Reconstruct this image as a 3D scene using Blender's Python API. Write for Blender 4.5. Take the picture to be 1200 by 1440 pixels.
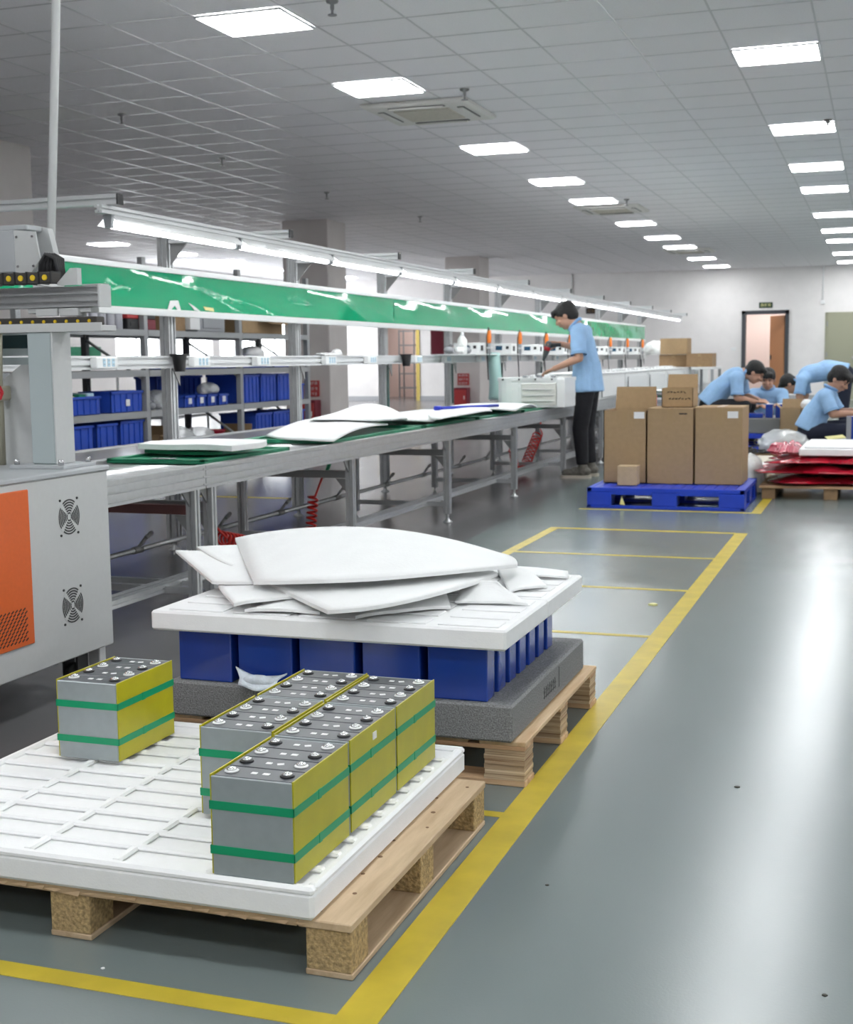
import bpy, bmesh, math, random
from mathutils import Vector, Matrix
random.seed(7)
for o in list(bpy.data.objects): bpy.data.objects.remove(o)
SC = bpy.context.scene; C = SC.collection
V = Vector
# ------------------------------------------------------------------ camera
CAM_H = 1.1
yaw, pitch, roll, FPX = 0.333563599, 0.115226868, -0.0120192749, 1848.56
cy, sy, cp, sp = math.cos(yaw), math.sin(yaw), math.cos(pitch), math.sin(pitch)
fw = V((-sy*cp, cy*cp, -sp)); rt = V((cy, sy, 0)); up = rt.cross(fw)
r2 = math.cos(roll)*rt + math.sin(roll)*up; u2 = -math.sin(roll)*rt + math.cos(roll)*up
cd = bpy.data.cameras.new('camera'); cam = bpy.data.objects.new('camera', cd); C.objects.link(cam)
cam.matrix_world = Matrix(((r2.x, u2.x, -fw.x, 0), (r2.y, u2.y, -fw.y, 0), (r2.z, u2.z, -fw.z, CAM_H), (0, 0, 0, 1)))
cd.sensor_fit = 'HORIZONTAL'; cd.sensor_width = 36; cd.lens = FPX/1200*36; cd.clip_end = 200; cd.clip_start = .05
cd.dof.use_dof = True; cd.dof.focus_distance = 3.0; cd.dof.aperture_fstop = 11
SC.camera = cam
# ------------------------------------------------------------------ world, exposure, light levels
SC.view_settings.view_transform = 'Standard'; SC.view_settings.look = 'None'
SC.view_settings.gamma = 1; SC.view_settings.use_curve_mapping = False
SC.view_settings.exposure = 0.15
W = bpy.data.worlds.new('world'); SC.world = W; W.use_nodes = True
W.node_tree.nodes['Background'].inputs[0].default_value = (.93, .97, 1, 1)
W.node_tree.nodes['Background'].inputs[1].default_value = 11.0      # overcast daylight beyond the windows
PANEL = 29.0      # ceiling LED panels
TUBE = 16.0        # fluorescent tubes over the line

# ------------------------------------------------------------------ materials
M = {}
def mat(name, col, rough=.5, metal=0, ns=0, na=.1, bump=0, bs=60, emit=0, ecol=None, trans=0, alpha=1, coat=0, spec=None, rn=0):
    m = bpy.data.materials.new(name); m.use_nodes = True; nt = m.node_tree; N = nt.nodes; L = nt.links
    b = N['Principled BSDF']; c4 = tuple(col)+(1,)
    b.inputs['Base Color'].default_value = c4; b.inputs['Roughness'].default_value = rough; b.inputs['Metallic'].default_value = metal
    if coat: b.inputs['Coat Weight'].default_value = coat
    if spec is not None: b.inputs['Specular IOR Level'].default_value = spec
    if trans: b.inputs['Transmission Weight'].default_value = trans
    if alpha < 1: b.inputs['Alpha'].default_value = alpha
    if emit:
        b.inputs['Emission Color'].default_value = (ecol or col)+(1,) if ecol else c4; b.inputs['Emission Strength'].default_value = emit
    tc = None
    if ns or bump or rn:
        tc = N.new('ShaderNodeTexCoord')
    if ns:
        nz = N.new('ShaderNodeTexNoise'); nz.inputs['Scale'].default_value = ns; nz.inputs['Detail'].default_value = 5
        mx = N.new('ShaderNodeMix'); mx.data_type = 'RGBA'
        mx.inputs[6].default_value = tuple(max(0, x*(1-na)) for x in col)+(1,); mx.inputs[7].default_value = tuple(min(1, x*(1+na)) for x in col)+(1,)
        rp = N.new('ShaderNodeMapRange'); rp.inputs[1].default_value = .3; rp.inputs[2].default_value = .7
        L.new(tc.outputs['Object'], nz.inputs['Vector']); L.new(nz.outputs['Fac'], rp.inputs[0]); L.new(rp.outputs[0], mx.inputs[0]); L.new(mx.outputs[2], b.inputs['Base Color'])
    if rn:
        n3 = N.new('ShaderNodeTexNoise'); n3.inputs['Scale'].default_value = 1.3; n3.inputs['Detail'].default_value = 6
        r3 = N.new('ShaderNodeMapRange'); r3.inputs[1].default_value = .3; r3.inputs[2].default_value = .7; r3.inputs[3].default_value = rough-rn; r3.inputs[4].default_value = rough+rn
        L.new(tc.outputs['Object'], n3.inputs['Vector']); L.new(n3.outputs['Fac'], r3.inputs[0]); L.new(r3.outputs[0], b.inputs['Roughness'])
    if bump:
        n2 = N.new('ShaderNodeTexNoise'); n2.inputs['Scale'].default_value = bs; n2.inputs['Detail'].default_value = 4
        bp = N.new('ShaderNodeBump'); bp.inputs['Strength'].default_value = bump; bp.inputs['Distance'].default_value = .02
        L.new(tc.outputs['Object'], n2.inputs['Vector']); L.new(n2.outputs['Fac'], bp.inputs['Height']); L.new(bp.outputs[0], b.inputs['Normal'])
    M[name] = m; return m
def grain(name, c1, c2, stretch, scale=1, rough=.7, bump=.1):
    "noise stretched along one axis: wood grain, plywood layers"
    m = bpy.data.materials.new(name); m.use_nodes = True; nt = m.node_tree; N = nt.nodes; L = nt.links
    b = N['Principled BSDF']; b.inputs['Roughness'].default_value = rough
    tc = N.new('ShaderNodeTexCoord'); mp = N.new('ShaderNodeMapping'); mp.inputs['Scale'].default_value = tuple(s*scale for s in stretch)
    nz = N.new('ShaderNodeTexNoise'); nz.inputs['Scale'].default_value = 1; nz.inputs['Detail'].default_value = 6; nz.inputs['Roughness'].default_value = .6
    rp = N.new('ShaderNodeValToRGB'); rp.color_ramp.elements[0].position = .33; rp.color_ramp.elements[1].position = .67
    rp.color_ramp.elements[0].color = c1+(1,); rp.color_ramp.elements[1].color = c2+(1,)
    bp = N.new('ShaderNodeBump'); bp.inputs['Strength'].default_value = bump; bp.inputs['Distance'].default_value = .004
    L.new(tc.outputs['Object'], mp.inputs[0]); L.new(mp.outputs[0], nz.inputs['Vector']); L.new(nz.outputs['Fac'], rp.inputs[0]); L.new(rp.outputs[0], b.inputs['Base Color'])
    L.new(nz.outputs['Fac'], bp.inputs['Height']); L.new(bp.outputs[0], b.inputs['Normal'])
    M[name] = m; return m

mat('ceil_tile', (.95, .935, .955), .8, ns=90, na=.04, bump=.15, bs=250)
mat('ceil_tile_pale', (.97, .97, .96), .7)
mat('grid_bar', (.66, .66, .67), .3, .45)
mat('plenum', (.45, .45, .46), .9)
mat('panel_light', (1, 1, 1), .4, emit=PANEL, ecol=(.97, .99, 1))
mat('tube_light', (1, 1, 1), .4, emit=TUBE, ecol=(.97, .99, 1))
mat('wall', (.85, .825, .815), .75, ns=3, na=.03)
mat('wall_white', (.82, .82, .82), .6)
mat('column', (.76, .71, .69), .75, ns=4, na=.03)
mat('skirting', (.42, .43, .45), .6)
mat('white_plastic', (.82, .83, .83), .35)
mat('ac_white', (.78, .77, .73), .45)
mat('ac_dark', (.12, .12, .12), .6)
mat('ac_grille', (.60, .57, .48), .6, ns=120, na=.2)
mat('alu', (.62, .63, .64), .38, .75, ns=30, na=.05)
mat('alu_dark', (.33, .33, .33), .45, .6)
mat('alu_white', (.72, .73, .74), .4, .25)
mat('steel', (.60, .60, .61), .22, .95, rn=.06)
mat('chrome', (.66, .66, .67), .32, .9)
mat('black', (.02, .02, .022), .5)
mat('rubber', (.03, .03, .03), .75)
mat('green_film', (.0, .34, .155), .07, bump=.25, bs=2.6)
mat('green_board', (.01, .20, .10), .4, ns=20, na=.15)
mat('dark_green', (.02, .06, .05), .5)
mat('brown_red', (.16, .07, .065), .4, .4)
mat('machine_grey', (.56, .57, .57), .42, ns=60, na=.015)
mat('machine_blue_grey', (.42, .48, .49), .4)
mat('machine_plate', (.50, .52, .54), .4, .2)
mat('orange', (.72, .13, .02), .4, ns=80, na=.03)
mat('yellow_dot', (.8, .55, .02), .5)
mat('chain', (.05, .045, .04), .55)
mat('olive_pipe', (.38, .36, .28), .4, .4)
mat('red_gloss', (.45, .01, .02), .3)
mat('red_hose', (.62, .02, .015), .3)
mat('white_foam', (.86, .865, .87), .85, ns=25, na=.015, bump=.06, bs=260)
mat('sheet_foam', (.84, .85, .85), .7, ns=12, na=.015, bump=.06, bs=90)
mat('grey_foam', (.215, .217, .22), .85, ns=260, na=.45, bump=.3, bs=260)
mat('foam_print', (.06, .06, .062), .8)
mat('cell_blue', (.012, .05, .33), .22, coat=.3, ns=5, na=.08)
mat('cell_top', (.045, .05, .06), .35)
mat('cell_black', (.012, .012, .014), .4)
mat('end_plate', (.36, .40, .41), .42, .35, ns=40, na=.04)
mat('yellow_board', (.45, .41, .010), .3, ns=14, na=.08)
mat('yellow_edge', (.58, .52, .05), .45)
mat('green_band', (.0, .30, .13), .35)
mat('terminal', (.72, .73, .74), .25, .9)
mat('label_white', (.8, .8, .8), .5)
mat('floor_yellow', (.52, .40, .035), .35, ns=9, na=.14)
mat('cardboard', (.37, .25, .135), .8, ns=30, na=.05)
mat('cardboard_dark', (.30, .19, .10), .8, ns=30, na=.08)
mat('carton_pale', (.50, .37, .22), .8, ns=30, na=.05)
mat('packing_tape', (.36, .24, .12), .3)
mat('ink', (.03, .025, .02), .7)
mat('pallet_blue', (.012, .05, .50), .35, ns=8, na=.08)
mat('crate_blue', (.02, .075, .48), .4, ns=6, na=.1)
mat('shelf_grey', (.36, .37, .38), .5, .2)
mat('shelf_dark', (.10, .105, .11), .5, .2)
mat('bag_grey', (.50, .50, .50), .3, alpha=.75)
mat('bag_clear', (.80, .82, .82), .2, alpha=.55)
mat('bag_red', (.42, .012, .03), .2, ns=8, na=.25, bump=.6, bs=14)
mat('bag_pink', (.62, .12, .17), .25, alpha=.8, bump=.5, bs=14)
mat('mint_sheet', (.55, .82, .78), .5, alpha=.85)
mat('shirt', (.31, .50, .76), .85, ns=14, na=.06, bump=.25, bs=26)
mat('shirt_dark', (.23, .40, .66), .85)
mat('trousers', (.012, .012, .016), .85, bump=.3, bs=22)
mat('navy', (.012, .016, .035), .85, bump=.3, bs=22)
mat('skin', (.52, .29, .20), .55, ns=18, na=.06)
mat('hair', (.008, .007, .007), .55, bump=.6, bs=90)
mat('lip', (.36, .14, .12), .5)
mat('shoe', (.14, .13, .11), .7, ns=40, na=.35)
mat('shoe_sole', (.55, .50, .42), .7)
mat('door_wood', (.52, .25, .12), .5)
mat('door_green', (.37, .37, .27), .5)
mat('door_frame', (.06, .065, .075), .5)
mat('pink_wall', (.75, .58, .52), .7)
mat('gold', (.55, .42, .12), .35, .5)
mat('maroon', (.20, .012, .03), .45)
mat('red_sign', (.50, .05, .05), .5)
mat('screen', (.02, .05, .055), .15)
mat('screen_blue', (.03, .09, .16), .2)
mat('orange_plastic', (.85, .20, .02), .35)
mat('grey_plastic', (.30, .31, .33), .4)
mat('socket_blue', (.42, .60, .72), .5)
mat('bottle_grey', (.40, .40, .44), .3)
mat('glass', (.92, .96, .96), .05, alpha=.12)
mat('paper_yellow', (.80, .75, .35), .7)
mat('blue_pen', (.01, .03, .45), .35)
mat('debris', (.04, .04, .03), .8)
mat('beige', (.66, .60, .50), .7)
mat('desiccant', (.62, .68, .74), .6, ns=40, na=.15, bump=.4, bs=40)
mat('exit_green', (.01, .05, .03), .5)
grain('plywood_x', (.42, .29, .165), (.60, .44, .28), (3, 30, 30))
grain('plywood_y', (.44, .31, .185), (.62, .47, .31), (30, 3, 30))
grain('ply_layers', (.22, .12, .06), (.72, .57, .38), (1.5, 1.5, 150), bump=.5)
grain('pine_y', (.46, .29, .15), (.68, .52, .33), (24, 2, 24))
grain('pine_x', (.42, .24, .13), (.70, .50, .30), (2, 24, 24))
mat('particle', (.44, .31, .15), .85, ns=130, na=.4, bump=.4, bs=140)
mat('knot', (.18, .10, .05), .8)

def floor_mat():
    m = bpy.data.materials.new('floor_epoxy'); m.use_nodes = True; nt = m.node_tree; N = nt.nodes; L = nt.links
    b = N['Principled BSDF']
    tc = N.new('ShaderNodeTexCoord'); sx = N.new('ShaderNodeSeparateXYZ'); L.new(tc.outputs['Object'], sx.inputs[0])
    # two coats of paint: green-grey aisle, plain grey under the line; the joint runs a little askew
    ad = N.new('ShaderNodeMath'); ad.operation = 'MULTIPLY_ADD'; ad.inputs[1].default_value = .045; L.new(sx.outputs['Y'], ad.inputs[0]); L.new(sx.outputs['X'], ad.inputs[2])
    mr = N.new('ShaderNodeMapRange'); mr.inputs[1].default_value = -2.04; mr.inputs[2].default_value = -2.03; L.new(ad.outputs[0], mr.inputs[0])
    nz = N.new('ShaderNodeTexNoise'); nz.inputs['Scale'].default_value = .7; nz.inputs['Detail'].default_value = 4; L.new(tc.outputs['Object'], nz.inputs['Vector'])
    a = N.new('ShaderNodeMix'); a.data_type = 'RGBA'; a.inputs[6].default_value = (.140, .136, .142, 1); a.inputs[7].default_value = (.170, .166, .170, 1); L.new(nz.outputs['Fac'], a.inputs[0])
    c = N.new('ShaderNodeMix'); c.data_type = 'RGBA'; c.inputs[6].default_value = (.150, .182, .180, 1); c.inputs[7].default_value = (.180, .212, .210, 1); L.new(nz.outputs['Fac'], c.inputs[0])
    d = N.new('ShaderNodeMix'); d.data_type = 'RGBA'; L.new(mr.outputs[0], d.inputs[0]); L.new(a.outputs[2], d.inputs[6]); L.new(c.outputs[2], d.inputs[7]); L.new(d.outputs[2], b.inputs['Base Color'])
    n2 = N.new('ShaderNodeTexNoise'); n2.inputs['Scale'].default_value = 1.1; n2.inputs['Detail'].default_value = 3; L.new(tc.outputs['Object'], n2.inputs['Vector'])
    r = N.new('ShaderNodeMapRange'); r.inputs[1].default_value = 0; r.inputs[2].default_value = 1; r.inputs[3].default_value = .205; r.inputs[4].default_value = .266; L.new(n2.outputs['Fac'], r.inputs[0]); L.new(r.outputs[0], b.inputs['Roughness'])
    n3 = N.new('ShaderNodeTexNoise'); n3.inputs['Scale'].default_value = 160; n3.inputs['Detail'].default_value = 3; L.new(tc.outputs['Object'], n3.inputs['Vector'])
    bp = N.new('ShaderNodeBump'); bp.inputs['Strength'].default_value = .06; bp.inputs['Distance'].default_value = .004; L.new(n3.outputs['Fac'], bp.inputs['Height']); L.new(bp.outputs[0], b.inputs['Normal'])
    M['floor'] = m
floor_mat()

# ------------------------------------------------------------------ mesh helpers (bm = a bmesh in world coordinates)
def nb(): return bmesh.new()
def merge(bm, t):
    me = bpy.data.meshes.new('t'); t.to_mesh(me); t.free(); bm.from_mesh(me); bpy.data.meshes.remove(me); return bm
def box(bm, x0, x1, y0, y1, z0, z1, bev=0, seg=1):
    t = bmesh.new(); bmesh.ops.create_cube(t, size=1)
    for v in t.verts: v.co = V(((x0+x1)/2+v.co.x*(x1-x0), (y0+y1)/2+v.co.y*(y1-y0), (z0+z1)/2+v.co.z*(z1-z0)))
    if bev: bmesh.ops.bevel(t, geom=t.edges[:], offset=bev, segments=seg, affect='EDGES', profile=.5)
    return merge(bm, t)
def obox(bm, mtx, sx, sy_, sz, bev=0):
    t = bmesh.new(); bmesh.ops.create_cube(t, size=1)
    for v in t.verts: v.co = V((v.co.x*sx, v.co.y*sy_, v.co.z*sz))
    if bev: bmesh.ops.bevel(t, geom=t.edges[:], offset=bev, segments=1, affect='EDGES')
    for v in t.verts: v.co = mtx @ v.co
    return merge(bm, t)
def frame_of(d):
    d = d.normalized(); a = V((0, 0, 1)) if abs(d.z) < .9 else V((1, 0, 0)); s = d.cross(a).normalized(); return s, s.cross(d).normalized()
def cyl(bm, p0, p1, r0, r1=None, seg=12, caps=True):
    p0, p1 = V(p0), V(p1); r1 = r0 if r1 is None else r1
    s, t = frame_of(p1-p0)
    A = [bm.verts.new(p0+(s*math.cos(2*math.pi*i/seg)+t*math.sin(2*math.pi*i/seg))*r0) for i in range(seg)]
    B = [bm.verts.new(p1+(s*math.cos(2*math.pi*i/seg)+t*math.sin(2*math.pi*i/seg))*r1) for i in range(seg)]
    for i in range(seg):
        j = (i+1) % seg; bm.faces.new((A[i], A[j], B[j], B[i])).smooth = True
    if caps: bm.faces.new(A[::-1]); bm.faces.new(B)
    return bm
def tube(bm, pts, r, seg=8):
    pts = [V(p) for p in pts]; rings = []; s0 = None
    for i, p in enumerate(pts):
        d = (pts[min(i+1, len(pts)-1)]-pts[max(i-1, 0)]).normalized()
        if s0 is None: s0, _ = frame_of(d)
        s = (s0-d*s0.dot(d)).normalized(); s0 = s; t = d.cross(s)
        rr = r[i] if isinstance(r, (list, tuple)) else r
        rings.append([bm.verts.new(p+(s*math.cos(2*math.pi*k/seg)+t*math.sin(2*math.pi*k/seg))*rr) for k in range(seg)])
    for a, b in zip(rings, rings[1:]):
        for k in range(seg):
            j = (k+1) % seg; bm.faces.new((a[k], a[j], b[j], b[k])).smooth = True
    bm.faces.new(rings[0][::-1]); bm.faces.new(rings[-1]); return bm
def lathe(bm, c, prof, seg=20, axis='z'):
    c = V(c); rings = []
    for r, h in prof:
        ring = []
        for i in range(seg):
            a = 2*math.pi*i/seg; p = V((r*math.cos(a), r*math.sin(a), h))
            if axis == 'x': p = V((p.z, p.x, p.y))
            if axis == 'y': p = V((p.y, p.z, p.x))
            ring.append(bm.verts.new(c+p))
        rings.append(ring)
    for a, b in zip(rings, rings[1:]):
        for i in range(seg):
            j = (i+1) % seg; bm.faces.new((a[i], a[j], b[j], b[i])).smooth = True
    bm.faces.new(rings[0][::-1]); bm.faces.new(rings[-1]); return bm
def poly(bm, pts, vec):
    "extrude a flat polygon along vec"
    vec = V(vec); A = [bm.verts.new(V(p)) for p in pts]; B = [bm.verts.new(V(p)+vec) for p in pts]
    n = len(A)
    for i in range(n): bm.faces.new((A[i], A[(i+1) % n], B[(i+1) % n], B[i]))
    bm.faces.new(A[::-1]); bm.faces.new(B); bmesh.ops.recalc_face_normals(bm, faces=bm.faces); return bm
def slot_profile(w, d, s=.006, t=.006, nw=1, nd=1):
    "outline of a slotted aluminium extrusion, w by d, with nw / nd slots on its sides"
    def side(n, L):
        r = []
        for k in range(n):
            c = -L/2+L*(k+.5)/n; r += [(c-s, 0), (c-s, t), (c+s, t), (c+s, 0)]
        return [(-L/2, 0)]+r
    o = []
    for x, q in side(nw, w): o.append((x, -d/2+q))
    for x, q in side(nd, d): o.append((w/2-q, x))
    for x, q in side(nw, w): o.append((-x, d/2-q))
    for x, q in side(nd, d): o.append((-w/2+q, -x))
    return o
def extr(bm, axis, a0, a1, c1, c2, w, d, nw=1, nd=1):
    "slotted extrusion along axis from a0 to a1, centred at (c1, c2) in the other two axes"
    o = slot_profile(w, d, min(w, d)*.12, min(w, d)*.28, nw, nd)
    if axis == 'z': return poly(bm, [(c1+x, c2+y, a0) for x, y in o], (0, 0, a1-a0))
    if axis == 'y': return poly(bm, [(c1+x, a0, c2+y) for x, y in o], (0, a1-a0, 0))
    return poly(bm, [(a0, c1+x, c2+y) for x, y in o], (a1-a0, 0, 0))
def ell(bm, c, rx, ry, rz, seg=14, rings=9, mtx=None):
    t = bmesh.new(); bmesh.ops.create_uvsphere(t, u_segments=seg, v_segments=rings, radius=1)
    for v in t.verts:
        p = V((v.co.x*rx, v.co.y*ry, v.co.z*rz)); v.co = (mtx.to_3x3() @ p if mtx else p)+V(c)
    for f in t.faces: f.smooth = True
    return merge(bm, t)
def patch(bm, P8, n=12, th=.008, wob=0, seed=0):
    "a thin bent sheet: 8-node patch, corners 0-3 then mid-edges 01 12 23 30"
    rnd = random.Random(seed); P8 = [V(p) for p in P8]; ph = [rnd.uniform(0, 6) for _ in range(4)]
    top = []; bot = []
    for i in range(n+1):
        ra, rb = [], []
        for j in range(n+1):
            x = -1+2*j/n; y = -1+2*i/n
            N = [.25*(1-x)*(1-y)*(-x-y-1), .25*(1+x)*(1-y)*(x-y-1), .25*(1+x)*(1+y)*(x+y-1), .25*(1-x)*(1+y)*(-x+y-1),
                 .5*(1-x*x)*(1-y), .5*(1+x)*(1-y*y), .5*(1-x*x)*(1+y), .5*(1-x)*(1-y*y)]
            p = V((0, 0, 0))
            for a, b in zip(N, P8): p += b*a
            p.z += wob*(math.sin(3*x+ph[0])*math.sin(2.3*y+ph[1])+.5*math.sin(5*x+4*y+ph[2]))
            ra.append(bm.verts.new(p+V((0, 0, th)))); rb.append(bm.verts.new(p))
        top.append(ra); bot.append(rb)
    for i in range(n):
        for j in range(n):
            bm.faces.new((top[i][j], top[i][j+1], top[i+1][j+1], top[i+1][j])).smooth = True
            bm.faces.new((bot[i][j], bot[i+1][j], bot[i+1][j+1], bot[i][j+1])).smooth = True
    for k in range(n):
        bm.faces.new((bot[0][k], bot[0][k+1], top[0][k+1], top[0][k])); bm.faces.new((top[n][k], top[n][k+1], bot[n][k+1], bot[n][k]))
        bm.faces.new((top[k][0], top[k+1][0], bot[k+1][0], bot[k][0])); bm.faces.new((bot[k][n], bot[k+1][n], top[k+1][n], top[k][n]))
    return bm
def coil(p0, p1, r, turns, n=12):
    p0, p1 = V(p0), V(p1); s, t = frame_of(p1-p0)
    return [p0.lerp(p1, k/(turns*n))+(s*math.cos(2*math.pi*k/n)+t*math.sin(2*math.pi*k/n))*r for k in range(int(turns*n)+1)]

# ------------------------------------------------------------------ object helpers
ORG = {}
def tag(o, label, cat, group=None):
    o['label'] = label; o['category'] = cat
    if group: o['group'] = group
    return o
def thing(name, label, cat, loc, group=None, rotz=0):
    o = bpy.data.objects.new(name, None); C.objects.link(o); o.location = loc; o.rotation_euler = (0, 0, rotz); o.empty_display_size = .1
    ORG[o.name] = V(loc); return tag(o, label, cat, group)
def mk(name, bm, m, loc=(0, 0, 0), parent=None):
    loc = V(loc)
    for v in bm.verts: v.co -= loc
    me = bpy.data.meshes.new(name); bm.to_mesh(me); bm.free()
    for x in (m if isinstance(m, (list, tuple)) else [m]): me.materials.append(M[x])
    o = bpy.data.objects.new(name, me); C.objects.link(o)
    if parent is None: o.location = loc
    else: o.parent = parent
    ORG[o.name] = loc
    return o
def part(t, name, bm, m, label=None):
    o = mk(name, bm, m, ORG[t.name], t)
    if label: o['label'] = label
    return o
def solo(name, bm, m, label, cat, loc, group=None):
    return tag(mk(name, bm, m, loc), label, cat, group)
def struct(name, bm, m, label=None):
    o = mk(name, bm, m); o['kind'] = 'structure'
    if label: o['label'] = label
    return o
def inst(t, name, src, off):
    "another child of t that shares src's mesh, shifted by off"
    o = bpy.data.objects.new(name, src.data); C.objects.link(o); o.parent = t; o.location = V(off); ORG[o.name] = ORG[t.name]; return o
def dup(root, loc, label=None, rotz=None):
    r = root.copy(); C.objects.link(r); r.location = loc
    if rotz is not None: r.rotation_euler = (0, 0, rotz)
    if label: r['label'] = label
    ORG[r.name] = V(loc)
    def rec(a, b):
        for ch in list(a.children):
            c = ch.copy(); C.objects.link(c); c.parent = b; rec(ch, c)
    rec(root, r); return r

ORD = ['first', 'second', 'third', 'fourth', 'fifth', 'sixth', 'seventh', 'eighth', 'ninth', 'tenth', 'eleventh', 'twelfth', 'thirteenth', 'fourteenth', 'fifteenth', 'sixteenth']
# ================================================================== THE ROOM
X0, X1, Y0, Y1, ZC = -15.5, 7.0, -5.0, 34.0, 3.27
b = nb(); box(b, X0-.2, X1+.2, Y0-.2, Y1+4.2, -.15, 0); struct('floor', b, 'floor', 'grey epoxy floor, green-grey in the aisle')
# ceiling: slab, 300 nearest tiles in view as parts, the rest as one part
b = nb(); box(b, X0-.2, X1+.2, Y0-.2, Y1+.2, ZC+.012, ZC+.12); ceil = struct('ceiling', b, 'plenum', 'suspended ceiling of pale grey square tiles')
PX, PY = .615, .553
gx = lambda i: -1.09+PX*i      # light cell of the aisle row is i = 0
gy = lambda j: 7.9-PY/2+PY*j
def proj(x, y, z):
    p = V((x, y, z-CAM_H)); d = p.dot(fw)
    return (600+FPX*p.dot(r2)/d, 720-FPX*p.dot(u2)/d, d) if d > .1 else (-9e9, -9e9, d)
cells = []
for i in range(-24, 14):
    for j in range(-24, 48):
        a0, a1 = max(gx(i), X0), min(gx(i+1), X1); c0, c1 = max(gy(j), Y0), min(gy(j+1), Y1)
        if a1-a0 < .05 or c1-c0 < .05: continue
        q = proj((a0+a1)/2, (c0+c1)/2, ZC); vis = -60 < q[0] < 1260 and -30 < q[1] < 1440
        full = a1-a0 > PX-.001 and c1-c0 > PY-.001
        cells.append((0 if (vis and full) else 1, q[2] if q[2] > 0 else 1e6, i, j, a0, a1, c0, c1))
cells.sort()
b = nb(); box(b, .004, PX-.004, .004, PY-.004, 0, .014); tile0 = part(ceil, 'ceiling_tile', b, 'ceil_tile')
rest = nb(); tpale = tile0.data.copy(); tpale.materials[0] = M['ceil_tile_pale']
for k, (v, d, i, j, a0, a1, c0, c1) in enumerate(cells):
    if k < 300:
        o = tile0 if k == 0 else inst(ceil, 'ceiling_tile', tile0, (0, 0, 0)); o.location = (a0, c0, ZC)
        if abs((a0+a1)/2+6.9) < .32 and (abs((c0+c1)/2-10.0) < .28 or abs((c0+c1)/2-13.3) < .28): o.data = tpale
    else:
        t = [rest.verts.new((x, y, ZC)) for x, y in ((a0+.004, c0+.004), (a0+.004, c1-.004), (a1-.004, c1-.004), (a1-.004, c0+.004))]; rest.faces.new(t)
o = part(ceil, 'ceiling_tiles', rest, 'ceil_tile'); o['kind'] = 'stuff'
b = nb(); box(b, -.006, .006, Y0, Y1, ZC-.004, ZC+.004); g0 = part(ceil, 'grid_bar', b, 'grid_bar'); first = True
for i in range(-23, 14):
    o = g0 if first else inst(ceil, 'grid_bar', g0, (0, 0, 0)); first = False; o.location.x = gx(i)
b = nb(); box(b, X0, X1, -.006, .006, ZC-.003, ZC+.004); g1 = part(ceil, 'grid_bar', b, 'grid_bar'); first = True
for j in range(-23, 48):
    if not Y0 < gy(j) < Y1: continue
    o = g1 if first else inst(ceil, 'grid_bar', g1, (0, 0, 0)); first = False; o.location.y = gy(j)
# walls
def wall_x(name, x0, x1, openings):
    "wall along Y between x0 and x1 with window openings (y0, y1, z0, z1)"
    b = nb(); y = Y0
    for (a, c, z0, z1) in openings:
        box(b, x0, x1, y, a, 0, ZC+.012)
        if z0 > 0: box(b, x0, x1, a, c, 0, z0)
        box(b, x0, x1, a, c, z1, ZC+.012); y = c
    box(b, x0, x1, y, Y1, 0, ZC+.012); return struct(name, b, 'wall')
WINS = [(24.6+2.35*k, 26.55+2.35*k, .98, 2.62) for k in range(4)]
wall_x('wall_left', X0-.2, X0, WINS)
wall_x('wall_right', X1, X1+.2, [])
b = nb(); box(b, X0-.2, X1+.2, Y0-.2, Y0, 0, ZC+.012); struct('wall_front', b, 'wall')
b = nb(); x = X0-.2
for (a, c, z1) in [(-13.02, -12.0, 2.12), (-3.29, -2.29, 2.15)]:
    box(b, x, a, Y1, Y1+.2, 0, ZC+.012); box(b, a, c, Y1, Y1+.2, z1, ZC+.012); x = c
box(b, x, X1+.2, Y1, Y1+.2, 0, ZC+.012); struct('wall_back', b, 'wall')
for k, (a, c, z0, z1) in enumerate(WINS):
    b = nb(); xw = X0-.12
    for (p, q, r, s) in [(a, c, z0, z0+.05), (a, c, z1-.05, z1), (a, a+.05, z0, z1), (c-.05, c, z0, z1), ((a+c)/2-.03, (a+c)/2+.03, z0, z1)]:
        box(b, xw-.03, xw+.03, p, q, r, s)
    w = struct('window_%d' % (k+1), b, 'alu_white', 'white framed window in the far side wall')
    for s in (0, 1):
        g = nb(); m_ = (a+c)/2; p, q = (a+.05, m_-.03) if s == 0 else (m_+.03, c-.05)
        box(g, xw-.004, xw+.004, p, q, z0+.05, z1-.05); part(w, 'pane', g, 'glass')
# skirtings on the back wall
b = nb()
for a, c in [(X0, -13.1), (-11.92, -3.36), (-2.22, -1.34), (-.4, X1)]: box(b, a, c, Y1-.02, Y1, 0, .12)
struct('baseboard_back', b, 'skirting')
b = nb(); box(b, X0, X0+.02, Y0, Y1, 0, .12); struct('baseboard_left', b, 'skirting')
# room behind the back wall
b = nb(); box(b, X0-.2, X1+.2, Y1+3.2, Y1+3.3, 0, 2.8); box(b, X0-.2, X1+.2, Y1+.2, Y1+3.3, 2.8, 2.9)
box(b, X0-.3, X0-.2, Y1, Y1+3.3, 0, 2.9); box(b, X1+.2, X1+.3, Y1, Y1+3.3, 0, 2.9); box(b, -7, -6.9, Y1+.2, Y1+3.2, 0, 2.8)
struct('wall_corridor', b, 'pink_wall')

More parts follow.
